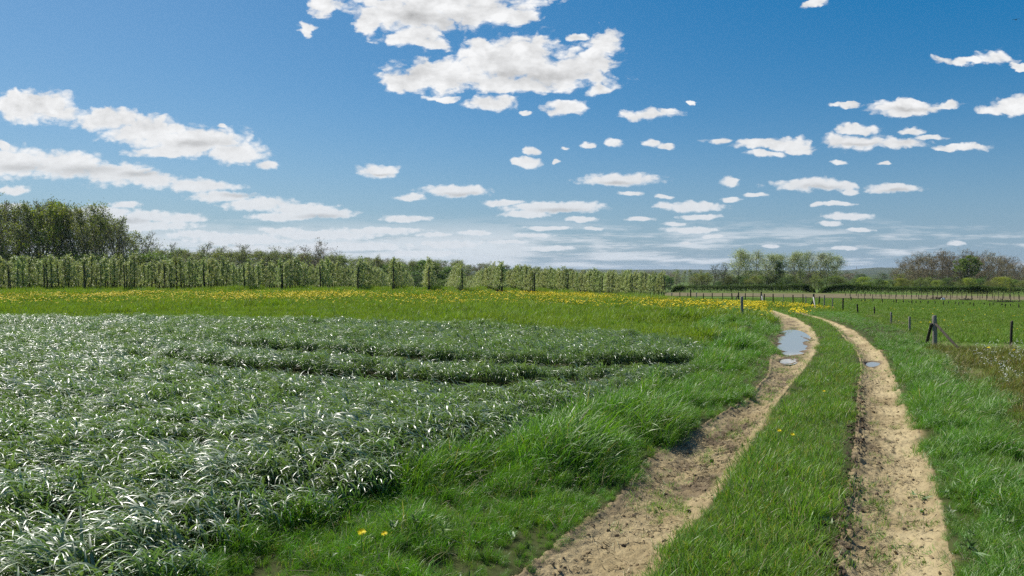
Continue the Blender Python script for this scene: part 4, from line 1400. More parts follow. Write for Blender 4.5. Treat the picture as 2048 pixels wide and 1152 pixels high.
brush_heap(1876, 600, 26, 8, 'tangled heap of cut branches beyond the pasture beside the white bag', 1)
brush_heap(1934, 603, 9, 9, 'small pile of crossed branches in the pale stubble strip', 2)
brush_heap(2015, 607, 60, 8, 'long dark heap of brush at the foot of the yellow green sapling', 3)
brush_heap(1845, 601, 12, 4, 'low heap of twigs lying short of the big branch heap', 4)
p = at(1886, 601.5)
import bmesh
bm = bmesh.new()
bmesh.ops.create_icosphere(bm, subdivisions=2, radius=0.22)
for v in bm.verts:
    v.co.x *= 1.25; v.co.z *= 0.75
    v.co *= 1 + 0.25 * (math.sin(v.co.x * 23) * math.cos(v.co.y * 19 + v.co.z * 27))
    if v.co.z > 0.1: v.co.z += 0.05
me = D.meshes.new('feed_bag'); bm.to_mesh(me); bm.free()
me.materials.append(plain_mat('white_plastic', (0.62, 0.62, 0.62), (0.75, 0.75, 0.75), 8, 0.5))
o = obj('feed_bag', me, None, (p.x, p.y, float(ground_z(p.x, p.y)) + 0.2))
tag(o, 'crumpled white bag lying beside the heap of cut branches', 'bag')


# ------------------------------------------------------------------ trees
def tube_path(V, Fq, pts, rad, sides):
    pts = np.asarray(pts, float)
    n0 = sum(len(v) for v in V)
    n = len(pts)
    d = np.gradient(pts, axis=0)
    d /= np.linalg.norm(d, axis=1)[:, None] + 1e-9
    a = np.cross(d, [0.37, 0.21, 0.9]); a /= np.linalg.norm(a, axis=1)[:, None] + 1e-9
    b = np.cross(d, a)
    t = np.arange(sides) * 2 * PI / sides
    ring = pts[:, None, :] + np.asarray(rad)[:, None, None] * (np.cos(t)[None, :, None] * a[:, None, :] + np.sin(t)[None, :, None] * b[:, None, :])
    V.append(ring.reshape(-1, 3))
    i = np.arange(n - 1)[:, None] * sides; j = np.arange(sides)[None, :]; j2 = (j + 1) % sides
    Fq.append((n0 + np.stack([i + j, i + j2, i + sides + j2, i + sides + j], -1)).reshape(-1, 4))


def leaf_quads(r, centres, size, up=0.3):
    n = len(centres)
    nn = r.normal(0, 1, (n, 3)); nn[:, 2] = np.abs(nn[:, 2]) + up
    nn /= np.linalg.norm(nn, axis=1)[:, None]
    a = np.cross(nn, r.normal(0, 1, (n, 3))); a /= np.linalg.norm(a, axis=1)[:, None] + 1e-9
    b = np.cross(nn, a)
    s = r.uniform(size[0], size[1], n)[:, None]
    c = np.asarray(centres)
    v = np.stack([c - a * s, c - b * s * 0.62, c + a * s, c + b * s * 0.62], 1).reshape(-1, 3)
    f = np.arange(4 * n).reshape(n, 4)
    tint = np.stack([np.repeat(r.uniform(0, 1, n), 4), np.tile([0, .5, 1, .5], n), np.repeat(r.uniform(0, 1, n), 4)], 1)
    return v, f, tint


def tree_meshes(seed, H, trunk_r, start, spread, barkm, leafm, nlimb=14, levels=3, leaves=900, leaf=(0.12, 0.2), shape='round', twig=0.022, ratio=0.55, up=0.25, fork=0.0, scatter_r=0.35):
    """trunk mesh (stem and limbs), crown mesh (twigs and leaves)"""
    r = np.random.default_rng(seed)
    TV, TF, CV, CF, tips = [], [], [], [], []

    def prof(t):        # limb length as a share of spread, at height share t of the crown
        if shape == 'round': return math.sqrt(max(0.05, 1 - (2 * t - 0.85) ** 2 * 0.75))
        if shape == 'tall': return 0.55 + 0.45 * math.sin(PI * min(1, t * 1.05)) 
        if shape == 'fan': return 0.55 + 0.75 * t if t < 0.75 else 1.1 - 1.6 * (t - 0.75)
        return 1.0 - 0.75 * t

    def grow(p, d, L, rad, lev):
        n = 5 if lev == 0 else 4
        pts = [p]
        q = np.array(p); dd = np.array(d)
        for k in range(n):
            dd = dd + r.normal(0, 0.16 if lev else 0.12, 3) + np.array([0, 0, up * (0.5 if lev else 0.8)]) * 0.5
            dd /= np.linalg.norm(dd)
            q = q + dd * L / n
            pts.append(q)
        rr = np.linspace(rad, max(rad * 0.30, 0.006), n + 1)
        if lev == 0: tube_path(TV, TF, pts, rr, 5)
        else: tube_path(CV, CF, pts, rr, 3)
        pts = np.array(pts)
        if lev >= levels - 1:
            for k in range(1, n + 1): tips.append(pts[k])
            return
        nc = int(r.integers(4, 7)) if lev == 0 else int(r.integers(3, 6))
        for c in range(nc):
            t = r.uniform(0.25, 1.0)
            i = min(int(t * n), n - 1)
            base = pts[i] + (pts[i + 1] - pts[i]) * (t * n - i)
            ax = pts[i + 1] - pts[i]; ax /= np.linalg.norm(ax)
            sd = np.cross(ax, r.normal(0, 1, 3)); sd /= np.linalg.norm(sd) + 1e-9
            an = r.uniform(0.45, 0.95)
            nd = ax * math.cos(an) + sd * math.sin(an)
            grow(base, nd, L * ratio * r.uniform(0.7, 1.2) * (1.15 - 0.4 * t), max(rad * 0.45, twig) if lev == 0 else twig * 0.8, lev + 1)

    n = 9
    tp = [np.zeros(3) + [0, 0, -0.4]]
    dd = np.array([0, 0, 1.0])
    for k in range(n):
        dd = dd + r.normal(0, 0.05, 3) * (1, 1, 0); dd /= np.linalg.norm(dd)
        tp.append(tp[-1] + dd * (H * 0.93 + 0.4) / n)
    tp = np.array(tp)
    tr = np.linspace(trunk_r, trunk_r * 0.16, n + 1)
    tr[0] *= 1.25
    tube_path(TV, TF, tp, tr, 8)
    for i in range(nlimb):
        t = (i + r.uniform(0, 0.9)) / nlimb
        z = H * (start + (0.95 - start) * t)
        s = np.clip((z + 0.4) / (H * 0.93 + 0.4) * n, 0, n - 0.01)
        k = int(s)
        base = tp[k] + (tp[k + 1] - tp[k]) * (s - k)
        a = i * 2.4 + r.normal(0, 0.4)
        el = (0.35 + 0.75 * t) if shape != 'spindle' else r.uniform(0.1, 0.7)
        d = np.array([math.cos(a) * math.cos(el), math.sin(a) * math.cos(el), math.sin(el)])
        L = spread * prof(t) * r.uniform(0.75, 1.15)
        rad = max(trunk_r * (0.42 - 0.26 * t), twig * 1.3)
        grow(base, d, L, rad, 0)
    tm = mesh_from('trunk', np.vstack(TV), np.vstack(TF), [barkm], True)
    cv, cf = np.vstack(CV), np.vstack(CF)
    tips = np.array(tips)
    if leaves:
        c = tips[r.integers(0, len(tips), leaves)] + r.normal(0, scatter_r, (leaves, 3)) * (1, 1, 0.8)
        lv, lf, lt = leaf_quads(r, c, leaf)
        mi = np.concatenate([np.zeros(len(cf), int), np.ones(len(lf), int)])
        tint = np.vstack([np.tile([[0.5, 0.3, 0.5]], (len(cv), 1)), lt])
        cm = mesh_from('crown', np.vstack([cv, lv]), np.vstack([cf, lf + len(cv)]), [barkm, leafm], False, tint, mi)
    else:
        cm = mesh_from('crown', cv, cf, [barkm], True)
    return tm, cm


def plant(name, pair, x, y, s, label, cat, group, sz=None, rz=None, z=None):
    gz = float(ground_z(x, y)) if z is None else z
    o = empty(name, (x, y, gz), random.uniform(0, 6.28) if rz is None else rz, (s, s, sz or s))
    tag(o, label, cat, group)
    obj('trunk', pair[0], o)
    obj('crown', pair[1], o)
    return o


# --- the pear orchard: rows running away from the meadow
def pear_meshes(seed, H=3.4):
    r = np.random.default_rng(seed)
    TV, TF, CV, CF = [], [], [], []
    lean = r.normal(0, 0.04, 2)
    n = 6
    tp = np.array([[lean[0] * H * (k / n) + 0.05 * math.sin(k * 1.7 + seed), lean[1] * H * k / n + 0.05 * math.cos(k * 2.1 + seed), -0.2 + (H * 0.96 + 0.2) * k / n] for k in range(n + 1)])
    tube_path(TV, TF, tp, np.linspace(0.085, 0.034, n + 1), 6)
    cl = []
    for i in range(24):
        t = (i + r.uniform(0, 1)) / 24
        z = 0.62 + (H - 0.67) * t
        k = min(int((z + 0.2) / (H * 0.96 + 0.2) * n), n - 1)
        base = tp[k] + (tp[k + 1] - tp[k]) * ((z + .2) / (H * .96 + .2) * n - k)
        a = r.uniform(0, 2 * PI)
        L = (1.02 - 0.62 * t) * r.uniform(0.65, 1.15)
        el = r.uniform(0.0, 0.65) + 0.25 * t
        # hedge-like: longer along the row (y), flatter across
        d = np.array([0.8 * math.cos(a) * math.cos(el), 1.1 * math.sin(a) * math.cos(el), math.sin(el)])
        q = [base + d * L * s + np.array([0, 0, 0.08 * s * s]) for s in (0, .5, 1)]
        tube_path(TV if i % 2 else CV, TF if i % 2 else CF, q, [0.026, 0.018, 0.008], 4 if i % 2 else 3)
        for s in np.linspace(0.12, 1.05, 11):
            cl.append(base + d * L * s)
    for i in range(3):       # leaders above the top
        q = [tp[-1], tp[-1] + np.array([r.normal(0, .08), r.normal(0, .15), 0.25]), tp[-1] + np.array([r.normal(0, .12), r.normal(0, .2), r.uniform(.35, .6)])]
        tube_path(CV, CF, q, [0.016, 0.012, 0.006], 3)
        cl += [q[1], q[2]] * 3
    cl = np.array(cl)
    nl = 1050
    c = cl[r.integers(0, len(cl), nl)] + r.normal(0, 0.085, (nl, 3))
    lv, lf, lt = leaf_quads(r, c, (0.045, 0.095))
    cv, cf = np.vstack(CV), np.vstack(CF)
    mi = np.concatenate([np.zeros(len(cf), int), np.ones(len(lf), int)])
    tint = np.vstack([np.tile([[0.5, 0.3, 0.5]], (len(cv), 1)), lt])
    return mesh_from('trunk', np.vstack(TV), np.vstack(TF), [M_PEARBARK], True), mesh_from('crown', np.vstack([cv, lv]), np.vstack([cf, lf + len(cv)]), [M_PEARBARK, M_PEAR], False, tint, mi)


PEARS = [pear_meshes(800 + i) for i in range(6)]
U_VP = (868 - 1024) / F            # rows run towards this bearing
ends = [1326, 1262, 1200, 1133, 1066, 1002, 922, 857, 786, 716, 641, 566, 489, 410, 331, 252, 172, 92, 22, -50, -120, -190]
base_at = lambda px: np.interp(px, [-200, 20, 100, 200, 400, 600, 860, 950, 1010, 1100, 1200, 1335], [587, 586, 584.5, 583.5, 582, 582.5, 584.5, 586.5, 588, 590, 593, 597])
top_at = lambda px: np.interp(px, [-200, 20, 200, 400, 600, 860, 1000, 1100, 1200, 1335], [514, 516, 516, 516, 520, 523, 530, 536, 541, 546])
RN = 'pear orchard'
stuff_pts, stuff_s = [], []
count = 0
dirv = np.array([U_VP, 1.0]); dirv /= np.linalg.norm(dirv)
for i, px in enumerate(ends):
    p = at(px, base_at(px))
    Ht = height_at(p, top_at(px))
    nt = 60
    vis = 16 if 700 < px < 1010 else 13
    pos = 0.0
    # dark end post of the row, leaning out a little
    if px > -60:
        V, Q, C = post_mesh(Ht * 0.80, 0.05, 900 + i, (random.uniform(-.02, .02), -0.03), 8)
        o = obj('orchard_post', mesh_from('orchard_post', V, [Q, C], [M_PEARBARK], True), None, (p.x + 0.12, p.y - 0.45, float(ground_z(p.x, p.y))))
        tag(o, 'dark row end post of the %s pear row counted from the pasture' % ordn(i), 'post', 'end posts of the pear rows')
    for j in range(nt):
        q = np.array([p.x, p.y]) + dirv * pos
        s = Ht / 3.75 * random.choice((0.82, 0.9, 0.96, 1.0, 1.03, 1.1)) * random.uniform(0.96, 1.04)
        if random.random() < 0.02 and j > 2:
            pos += 1.05
            continue
        if j < vis and px > -130 and count < 296:
            lab = 'pale pear tree, %s back from the meadow, %s row from the pasture' % (ordn(j), ordn(i))
            plant('pear_tree', PEARS[(i * 5 + j * 3 + random.randrange(3)) % 6], q[0] + random.gauss(0, .06), q[1], s * random.uniform(.92, 1.1), lab, 'pear tree', 'pear trees in the orchard rows', s, random.choice((0, PI)) + random.gauss(0, .25) + math.atan2(-dirv[0], dirv[1]))
            count += 1
        else:
            stuff_pts.append((q[0] + random.gauss(0, .06), q[1]))
            stuff_s.append(s)
        pos += random.uniform(0.95, 1.2)
# the trees deeper in the rows
far_m = []
for i in range(3):
    a, b = PEARS[i]
    va = np.empty(len(a.vertices) * 3, np.float32); a.vertices.foreach_get('co', va)
    vb = np.empty(len(b.vertices) * 3, np.float32); b.vertices.foreach_get('co', vb)
    fa = np.empty(len(a.loops), np.int32); a.loops.foreach_get('vertex_index', fa)
    fb = np.empty(len(b.loops), np.int32); b.loops.foreach_get('vertex_index', fb)
    tb = np.empty(len(b.vertices) * 4, np.float32); b.color_attributes['tint'].data.foreach_get('color', tb)
    ib = np.empty(len(b.polygons), np.int32); b.polygons.foreach_get('material_index', ib)
    na = len(a.vertices)
    far_m.append(mesh_from('pear_tree_far', np.vstack([va.reshape(-1, 3), vb.reshape(-1, 3)]), np.vstack([fa.reshape(-1, 4), fb.reshape(-1, 4) + na]), [M_PEARBARK, M_PEAR], False,
                           np.vstack([np.tile([[.5, .3, .5]], (na, 1)), tb.reshape(-1, 4)[:, :3]]), np.concatenate([np.zeros(len(a.polygons), int), ib])))
sp = np.array(stuff_pts)
scatter('orchard_depth', on_ground(sp), np.array(stuff_s), np.full(len(sp), math.atan2(-dirv[0], dirv[1])), far_m, 'pear trees deeper in the orchard rows behind the front trees', 0.02)

# --- far woods
W_TALL = [tree_meshes(1000 + i, 19, 0.26, 0.28, 4.3, M_BARK, M_BUD, 18, 3, 520, (0.09, 0.18), 'round', 0.036, 0.55, 0.45) for i in range(5)]
W_MID = [tree_meshes(1010 + i, 16, 0.25, 0.14, 5.0, M_BARK, M_BUD, 20, 3, 2600, (0.10, 0.20), 'round', 0.03, 0.55, 0.3) for i in range(3)]
W_LIME = [tree_meshes(1020 + i, 18, 0.25, 0.22, 4.6, M_BARK, M_LIME, 18, 3, 2600, (0.12, 0.24), 'round', 0.03, 0.55, 0.35) for i in range(2)]
W_OAK = [tree_meshes(1040 + i, 13, 0.32, 0.16, 6.2, M_OAKBARK, M_BROWNBUD, 20, 3, 2600, (0.10, 0.20), 'fan', 0.035, 0.55, 0.22) for i in range(4)]
W_GREEN = [tree_meshes(1060 + i, 13, 0.32, 0.14, 5.2, M_BARK, M_GREEN, 18, 3, 4200, (0.16, 0.32), 'round', 0.03, 0.55, 0.2) for i in range(2)]
W_POP = [tree_meshes(1080 + i, 17, 0.22, 0.28, 3.7, M_BARK, M_POPLAR, 25, 3, 4200, (0.10, 0.20), 'tall', 0.03, 0.58, 0.15, 0, 0.8) for i in range(4)]
W_BUSH = [tree_meshes(1100 + i, 4.5, 0.10, 0.06, 2.3, M_BARK, [M_GREEN, M_BUD, M_LIME][i], 15, 3, 4200, (0.05, 0.11), 'round', 0.02, 0.55, 0.15) for i in range(3)]


def tree_px(pair, H0, px, d, top, name, label, cat, group, wide=1.0, zoff=0.0):
    """a tree at distance d in bearing px whose top reaches row top"""
    x = (px - 1024) / F * d
    gz = float(base_z(x, d)) + zoff
    k = ((576 - top) / F * CP - SP) / (CP + (576 - top) / F * SP)
    h = CAMZ + k * d - gz
    s = h / H0
    return plant(name, pair, x, d, s * wide, label, cat, group, s, None, gz)


# wood at the left behind the orchard
left_top = lambda px: np.interp(px, [-300, -60, 0, 25, 60, 100, 150, 195, 235, 262, 278, 300, 320, 345], [396, 398, 404, 412, 408, 404, 416, 428, 438, 456, 478, 474, 496, 512])
k = 0
for row, (d, step) in enumerate(((150, 21), (162, 22), (176, 24))):
    px = -150 + row * 9
    k2 = 0
    while px < 262 + row * 6:
        t_ = float(left_top(px)) + random.uniform(-3, 9) + row * 2 + (6 if row == 0 else 0)
        lime = row == 0 and (76 < px < 118 or 28 < px < 50)
        pair = random.choice(W_LIME) if lime else random.choice(W_TALL + W_MID[:2] * 2)
        if row == 0:
            lab = ('yellow green tree' if lime else 'tall grey budding tree') + ', %s along the front of the dark wood behind the orchard' % ordn(k)
            k += 1
        else:
            lab = 'tall budding tree, %s along row %s deep inside the dark wood' % (ordn(k2), ('', 'two', 'three', 'four')[row])
            k2 += 1
        tree_px(pair, 16 if pair in W_MID else 19, px, d + random.uniform(-3, 3), t_ + (26 if lime and px < 60 else 0), 'woodland_tree', lab, 'tree', 'front trees of the wood behind the orchard' if row == 0 else 'inner trees of the wood behind the orchard', random.uniform(0.85, 1.1))
        px += step * random.uniform(0.8, 1.2)
for px, t_, lab in ((288, 470, 'bare round topped tree standing at the end of the dark wood'), (306, 486, 'smaller bare tree next to the round topped one at the wood end'), (272, 472, 'budding olive tree at the sloping end of the dark wood')):
    tree_px(W_MID[0] if px == 272 else W_TALL[int(px) % 5], 16 if px == 272 else 19, px, 165, t_, 'woodland_tree', lab, 'tree', None, 1.2)
# understorey of the wood
for i, px in enumerate(range(-140, 330, 16)):
    tree_px(W_BUSH[(0, 1, 1, 0)[i % 4]], 4.5, px + random.uniform(-5, 5), 146 + random.uniform(-3, 8), random.uniform(522, 534), 'woodland_bush', 'undergrowth shrub, %s along the foot of the dark wood behind the orchard' % ordn(i), 'shrub', 'shrubs at the foot of the wood', 1.5)

# tree line across the middle
mid_top = lambda px: np.interp(px, [310, 350, 420, 520, 600, 640, 700, 760, 800, 880, 940, 1000, 1050, 1100, 1200, 1330, 1420], [504, 505, 507, 508, 513, 516, 519, 521, 523, 525, 528, 529, 534, 537, 541, 545, 547])
for d, step, off in ((255, 19, 0), (310, 18, 1), (400, 18, 1.5)):
    px = 318 + random.uniform(0, 8)
    k = 0
    while px < 1350:
        t_ = float(mid_top(px)) + random.uniform(-2, 5) + off
        pool = W_MID + W_TALL[:1] if px < 720 else W_MID + W_GREEN + W_OAK[:1]
        if not (d == 255 and px > 900):
            tree_px(random.choice(pool), 16, px, d + random.uniform(-12, 12), t_, 'distant_tree', 'budding tree, %s along the %s distant tree line beyond the orchard' % (ordn(k), {255: 'nearest', 310: 'middle', 400: 'farthest'}[d]), 'tree', 'trees of the distant tree line', 1.6)
            k += 1
        px += step * random.uniform(0.75, 1.25) * (1.0 if px < 900 else 1.25)
for px, t_, pair, d, wd, lab in ((622, 509, W_OAK[1], 240, 1.3, 'round bare tree rising above the middle of the distant tree line'), (872, 533, W_GREEN[0], 235, 1.4, 'dark green tree seen through the gap between pear rows'),
                                 (905, 540, W_GREEN[1], 235, 1.5, 'dark green tree in the second gap between pear rows'), (820, 552, W_BUSH[0], 190, 2.2, 'pale round bush beyond the dropping pear row'), (885, 566, W_BUSH[0], 175, 2.2, 'green bush low in the gap between two pear rows'),
                                 (946, 560, W_BUSH[1], 190, 2.0, 'olive bush in the third gap between pear rows'), (835, 528, W_GREEN[1], 260, 1.4, 'dark tree over the single pear row end')):
    tree_px(pair, 13.5 if pair[0] not in (W_BUSH[0][0], W_BUSH[1][0]) else 4.5, px, d, t_, 'distant_tree', lab, 'tree', None, wd)

# valley trees at the right, in front of the hills
for d, n_, x0, x1, t0, t1 in ((620, 24, 1330, 1880, 551, 556), (800, 26, 1330, 1880, 547, 552), (1100, 26, 1330, 1880, 545, 549), (430, 8, 1690, 1860, 556, 566), (380, 8, 1340, 1440, 558, 564)):
    for i in range(n_):
        px = random.uniform(x0, x1)
        tree_px(random.choice(W_OAK[:2] + W_GREEN + W_TALL[:2] + W_LIME[:1]), 14, px, d * random.uniform(0.93, 1.08), random.uniform(t0, t1), 'valley_tree', 'small far tree in the wooded valley below the blue hills', 'tree', 'trees of the far valley', 2.2)
for px, t_, lab in ((1382, 541, 'thin far poplar standing just clear of the valley trees'), (1352, 541, 'thin far poplar nearest to the last pear trees'), (1400, 543, 'small pointed far tree short of the poplar group'), (1366, 543, 'far poplar between two others past the orchard end')):
    tree_px(W_POP[1], 17, px, 520, t_, 'valley_tree', lab, 'tree', None, 0.8)

# the airy group of poplars behind the hedge
pops = [(1476, 506.5, 1.3), (1493, 512, 1.1), (1510, 509, 1.15), (1531, 513, 1.1), (1546, 516, 1.0), (1573, 514, 1.1), (1588, 512, 1.1), (1603, 509, 1.15), (1622, 511, 1.1), (1637, 511, 1.1), (1652, 513, 1.15), (1668, 517, 1.15)]
plab = ['leftmost and widest tree of the airy poplar group behind the hedge', 'second poplar beside the widest one in the airy group', 'poplar left of the gap with a broad clumpy top', 'poplar just before the narrow notch of the group', 'thin low poplar in the notch of the airy group', 'poplar right after the notch of the airy group',
        'slim poplar second after the notch', 'tallest poplar in the right half of the airy group', 'poplar next right of the tallest in the right half', 'poplar third from the right end of the group', 'poplar second from the right end of the group', 'rightmost poplar of the airy group']
for i, (px, t_, wd) in enumerate(pops):
    tree_px(W_POP[i % 4], 16.6, px, 262 + (i % 3) * 6, t_, 'poplar_tree', plab[i], 'poplar', 'poplar group behind the hedge', wd * 1.12)
for px, t_, pair, wd, lab in ((1557, 527, W_GREEN[1], 0.55, 'narrow green tree filling the notch between the poplars'), (1443, 541, W_TALL[1], 1.6, 'bare purplish bush tree at the foot of the widest poplar'), (1428, 545, W_TALL[3], 1.8, 'low bare thicket tree just short of the poplar group')):
    tree_px(pair, 14, px, 258, t_, 'hedgerow_tree', lab, 'tree', None, wd)
for i, px in enumerate(np.arange(1450, 1690, 14)):
    tree_px(W_BUSH[(0, 1, 0)[i % 3]], 4.5, px + random.uniform(-4, 4), 250 + random.uniform(-5, 12), random.uniform(556, 567), 'hedgerow_bush', 'shadowy bush, %s along the shade beneath the poplars' % ordn(i), 'shrub', 'bushes beneath the poplars', 1.4)
tree_px(W_BUSH[1], 4.5, 1404, 235, 555, 'hedgerow_bush', 'olive yellow round bush in the meadow beyond the hedge end', 'shrub', None, 1.8)

# wood at the right: broad brown crowns
rt = lambda px: np.interp(px, [1780, 1800, 1830, 1870, 1900, 1940, 1980, 2015, 2030, 2060, 2200], [546, 538, 527, 522, 521, 520, 522, 527, 537, 541, 540])
k = 0
for row, (d, step) in enumerate(((245, 30), (268, 26), (292, 26))):
    px = 1800 + row * 8
    while px < 2170:
        t_ = float(rt(px)) + random.uniform(-0.5, 2.5) + (7 if row == 0 else 0)
        lab = 'broad brown budding tree, %s along the front of the rounded wood' % ordn(k) if row == 0 else 'brown crowned tree deeper inside the rounded wood'
        k += row == 0
        tree_px(W_OAK[random.randrange(4)], 13.4, px, d + random.uniform(-5, 5), t_, 'woodland_tree', lab, 'tree', 'front trees of the rounded wood' if row == 0 else 'inner trees of the rounded wood', random.uniform(0.95, 1.15))
        px += step * random.uniform(0.8, 1.2)
tree_px(W_GREEN[0], 13.0, 1932, 240, 521, 'woodland_tree', 'bright green leafy crown in the middle of the brown rounded wood', 'tree', None, 1.25)
tree_px(W_LIME[0], 18, 1800, 252, 550, 'woodland_tree', 'fresh light green tree at the near end of the rounded wood', 'tree', None, 2.4)
for i, px in enumerate(np.arange(1715, 2110, 13)):
    tree_px(W_BUSH[(1, 1, 2, 1, 0)[i % 5]] if px > 1790 else W_BUSH[(0, 2, 0)[i % 3]], 4.5, px + random.uniform(-4, 4), 215 + random.uniform(-8, 15), random.uniform(558, 568), 'hedgerow_bush', 'olive scrub bush, %s along behind the longer clipped hedge' % ordn(i), 'shrub', 'scrub behind the long hedge', 1.5)

# --- clipped hedges
def hedge(pts, label, seed):
    """pts: (px, top row, base row)"""
    r = np.random.default_rng(seed)
    xs = np.array([p[0] for p in pts], float); tp = np.array([p[1] for p in pts], float); bs = np.array([p[2] for p in pts], float)
    A = [at(x, b) for x, b in zip(xs, bs)]
    Hh = [height_at(a, t - 2.5 * min(1.0, (b - t) / 8.0)) for a, t, b in zip(A, tp, bs)]
    AX, AY, AZ = (np.array([getattr(a, c) for a in A]) for c in 'xyz')
    L = np.hypot(AX[-1] - AX[0], AY[-1] - AY[0])
    n = int(L * 900)
    s = r.uniform(0, len(pts) - 1, n)
    ip = lambda arr: np.interp(s, np.arange(len(pts)), arr)
    h = ip(np.array(Hh)) * (1 + 0.08 * (vn(s * 3, s * 0, 1.0, seed) - .5))
    # rounded section: points near the skin of the hedge
    a = r.uniform(0, PI, n)
    rad = 1 - np.abs(r.normal(0, 0.10, n))
    w = 0.85
    sx = np.sign(np.cos(a)) * np.abs(np.cos(a)) ** 0.55 * w * rad
    sz = np.abs(np.sin(a)) ** 0.55 * h * rad
    c = np.stack([ip(AX) + r.normal(0, .1, n), ip(AY) + w + sx, np.maximum(ip(AZ) + sz * r.uniform(0.55, 1.03, n) ** 0.5, ip(AZ) - 0.05)], 1)
    lv, lf, lt = leaf_quads(r, c, (0.05, 0.12), 0.2)
    o = obj('hedge', None, None) if False else empty('hedge', tuple(A[0]))
    lv = lv - np.array(A[0])
    tag(o, label, 'hedge', 'clipped hedges beyond the pasture')
    obj('foliage', mesh_from('foliage', lv, lf, [M_HEDGE], False, lt), o)
    # stems and dense twigs inside
    V, Fq = [], []
    for i in np.arange(0.3, len(pts) - 1, 0.9 * (len(pts) - 1) / L):
        q = np.array([np.interp(i, np.arange(len(pts)), AX), np.interp(i, np.arange(len(pts)), AY) + w, np.interp(i, np.arange(len(pts)), AZ)]) - np.array(A[0])
        hh = np.interp(i, np.arange(len(pts)), Hh) * 0.85
        tube_path(V, Fq, [q, q + [r.normal(0, .1), r.normal(0, .1), hh * .5], q + [r.normal(0, .2), r.normal(0, .2), hh]], [0.05, 0.035, 0.015], 4)
        for _ in range(3):
            d_ = r.normal(0, 0.35, 3); d_[2] = abs(d_[2]) + .3
            q2 = q + [0, 0, hh * .3]
            tube_path(V, Fq, [q2, q2 + d_ * .6, q2 + d_], [0.025, 0.018, 0.008], 3)
    obj('stems', mesh_from('stems', np.vstack(V), np.vstack(Fq), [M_BARK], True), o)


hedge([(1346, 581, 584.5), (1352, 574, 584.5), (1370, 572.5, 584.5), (1420, 572, 584.5), (1460, 571.5, 584.5), (1500, 571, 584.5), (1540, 571.5, 584.5), (1580, 570, 585), (1610, 568.5, 585), (1620, 571, 585), (1628, 579, 585.5), (1630, 584, 585.5)], 'shorter dark green clipped hedge in front of the poplars', 61)
hedge([(1644, 584, 586), (1652, 577, 586), (1665, 571.5, 586), (1685, 568.5, 586), (1710, 569.5, 586), (1740, 571.5, 586.5), (1790, 574, 587), (1850, 574.5, 587.5), (1900, 574, 588), (1940, 573, 588), (1962, 572, 588), (1985, 575, 588.5), (2040, 577, 588.5), (2130, 577, 589)], 'longer dark green clipped hedge in front of the rounded brown wood', 62)
p = at(1636, 585)
plant('hedgerow_bush', W_OAK[2], p.x, p.y + 6, 0.22, 'reddish brown bare bush standing in the gap between two hedges', 'shrub', None, 0.25)
p = at(2020, 594)
plant('sapling', W_LIME[1], p.x, p.y, 0.16, 'yellow green sapling standing alone in front of the long hedge', 'tree', None, 0.17)

# radio mast on the far hill
x = (1713 - 1024) / F * 3600
gz = float(base_z(x, 3600)) + 2
r_ = tag(empty('radio_mast', (x, 3600, gz)), 'slim radio mast standing on the far blue hill', 'mast')
hm = CAMZ + ((576 - 532) / F * CP - SP) * 3600 - gz
segs = []
for a in range(3):
    c, s = math.cos(a * 2.094), math.sin(a * 2.094)
    segs.append(((2.2 * c, 2.2 * s, -3), (0.7 * c, 0.7 * s, hm * 0.8), 0.5, 0.4))
    for kz in range(6):
        z0, z1 = hm * 0.8 * kz / 6, hm * 0.8 * (kz + 1) / 6
        c2, s2 = math.cos((a + 1) * 2.094), math.sin((a + 1) * 2.094)
        f0_, f1_ = 2.2 - 1.5 * kz / 6, 2.2 - 1.5 * (kz + 1) / 6
        segs.append(((f0_ * c, f0_ * s, z0), (f1_ * c2, f1_ * s2, z1), 0.22, 0.22))
obj('lattice_tower', bar_mesh('lattice_tower', segs, M_MAST, 5), r_)
obj('antenna', bar_mesh('antenna', [((0, 0, hm * 0.78), (0, 0, hm), 0.7, 0.3), ((-1.6, 0, hm * .84), (1.6, 0, hm * .84), 0.35, 0.35)], M_MAST, 6), r_)

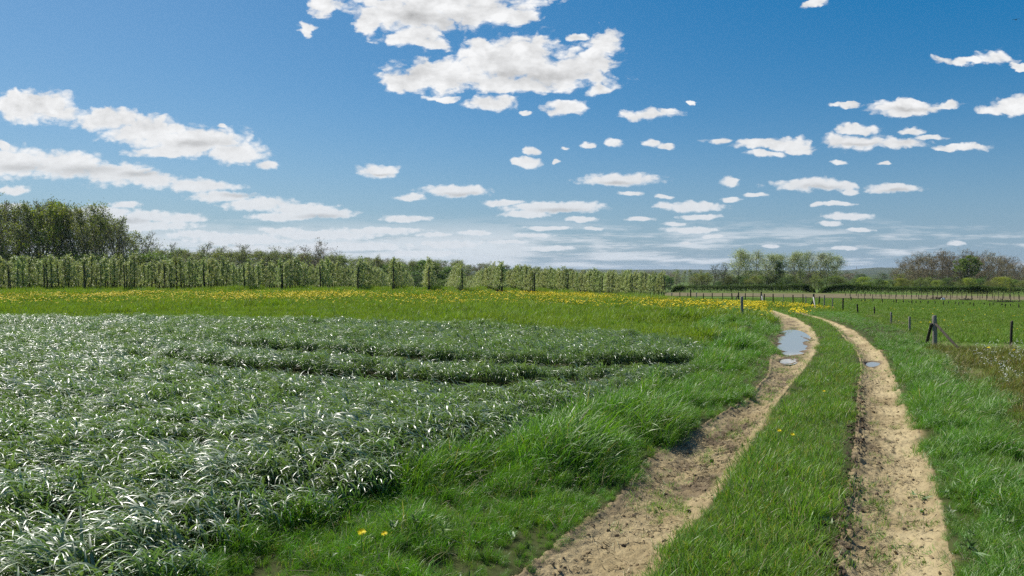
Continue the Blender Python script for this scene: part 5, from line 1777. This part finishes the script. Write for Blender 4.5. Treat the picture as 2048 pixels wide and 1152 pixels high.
# a bird crossing high at the right
d = 55.0
bx, bz = (2024.5 - 1024) / F * d, CAMZ + ((576 - 39.5) / F * CP - SP) / (CP + (576 - 39.5) / F * SP) * d
r_ = tag(empty('flying_bird', (bx, d, bz), 1.2), 'small dark bird flying high in the clear blue sky', 'bird')
V, Fq = [], []
tube_path(V, Fq, [(-0.14, 0, 0), (-0.08, 0, 0.005), (0, 0, 0), (0.08, 0, 0.01), (0.12, 0, 0.015), (0.15, 0, 0.01)], [0.006, 0.02, 0.032, 0.028, 0.018, 0.004], 8)
obj('body', mesh_from('body', np.vstack(V), np.vstack(Fq), [M_BIRD]), r_)
for s in (-1, 1):
    v = np.array([(0.05, s * 0.02, 0.01), (-0.05, s * 0.02, 0.0), (0.06, s * 0.13, 0.06), (-0.03, s * 0.13, 0.05), (0.02, s * 0.25, 0.05), (-0.03, s * 0.24, 0.045),
                  (0.05, s * 0.02, 0.018), (-0.05, s * 0.02, 0.006), (0.06, s * 0.13, 0.066), (-0.03, s * 0.13, 0.055), (0.02, s * 0.25, 0.053), (-0.03, s * 0.24, 0.048)])
    f = np.array([(0, 1, 3, 2), (2, 3, 5, 4), (6, 8, 9, 7), (8, 10, 11, 9), (0, 2, 8, 6), (2, 4, 10, 8), (1, 7, 9, 3), (3, 9, 11, 5), (4, 5, 11, 10)])
    obj('wing', mesh_from('wing', v, f, [M_BIRD], False), r_)
v = np.array([(-0.12, -0.012, 0), (-0.12, 0.012, 0), (-0.21, 0.04, 0), (-0.21, -0.04, 0), (-0.12, -0.012, 0.006), (-0.12, 0.012, 0.006), (-0.21, 0.04, 0.004), (-0.21, -0.04, 0.004)])
obj('tail', mesh_from('tail', v, np.array([(0, 1, 2, 3), (4, 7, 6, 5), (2, 6, 7, 3), (0, 3, 7, 4), (1, 5, 6, 2)]), [M_BIRD], False), r_)

# ------------------------------------------------------------------ haze
HAZE_DENSITY = 0.00006
m = D.materials.new('pale_air')
m.use_nodes = True
nt = NT(m.node_tree)
m.node_tree.nodes.clear()
pv = nt.n('ShaderNodeVolumePrincipled')
pv.inputs['Color'].default_value = (0.80, 0.88, 1.0, 1)
pv.inputs['Density'].default_value = HAZE_DENSITY
pv.inputs['Anisotropy'].default_value = 0.3
mo = nt.n('ShaderNodeOutputMaterial')
m.node_tree.links.new(pv.outputs[0], mo.inputs['Volume'])
zs = (-40.0, 45.0)
ex = 6900.0
v = np.array([(sx * ex, sy * ex, z) for z in zs for sx, sy in ((-1, -1), (1, -1), (1, 1), (-1, 1))])
f = np.array([(0, 3, 2, 1), (4, 5, 6, 7), (0, 1, 5, 4), (1, 2, 6, 5), (2, 3, 7, 6), (3, 0, 4, 7)])
o = obj('haze', mesh_from('haze', v, f, [m], False))
tag(o, 'thin pale air that turns the far hills blue', kind='stuff')
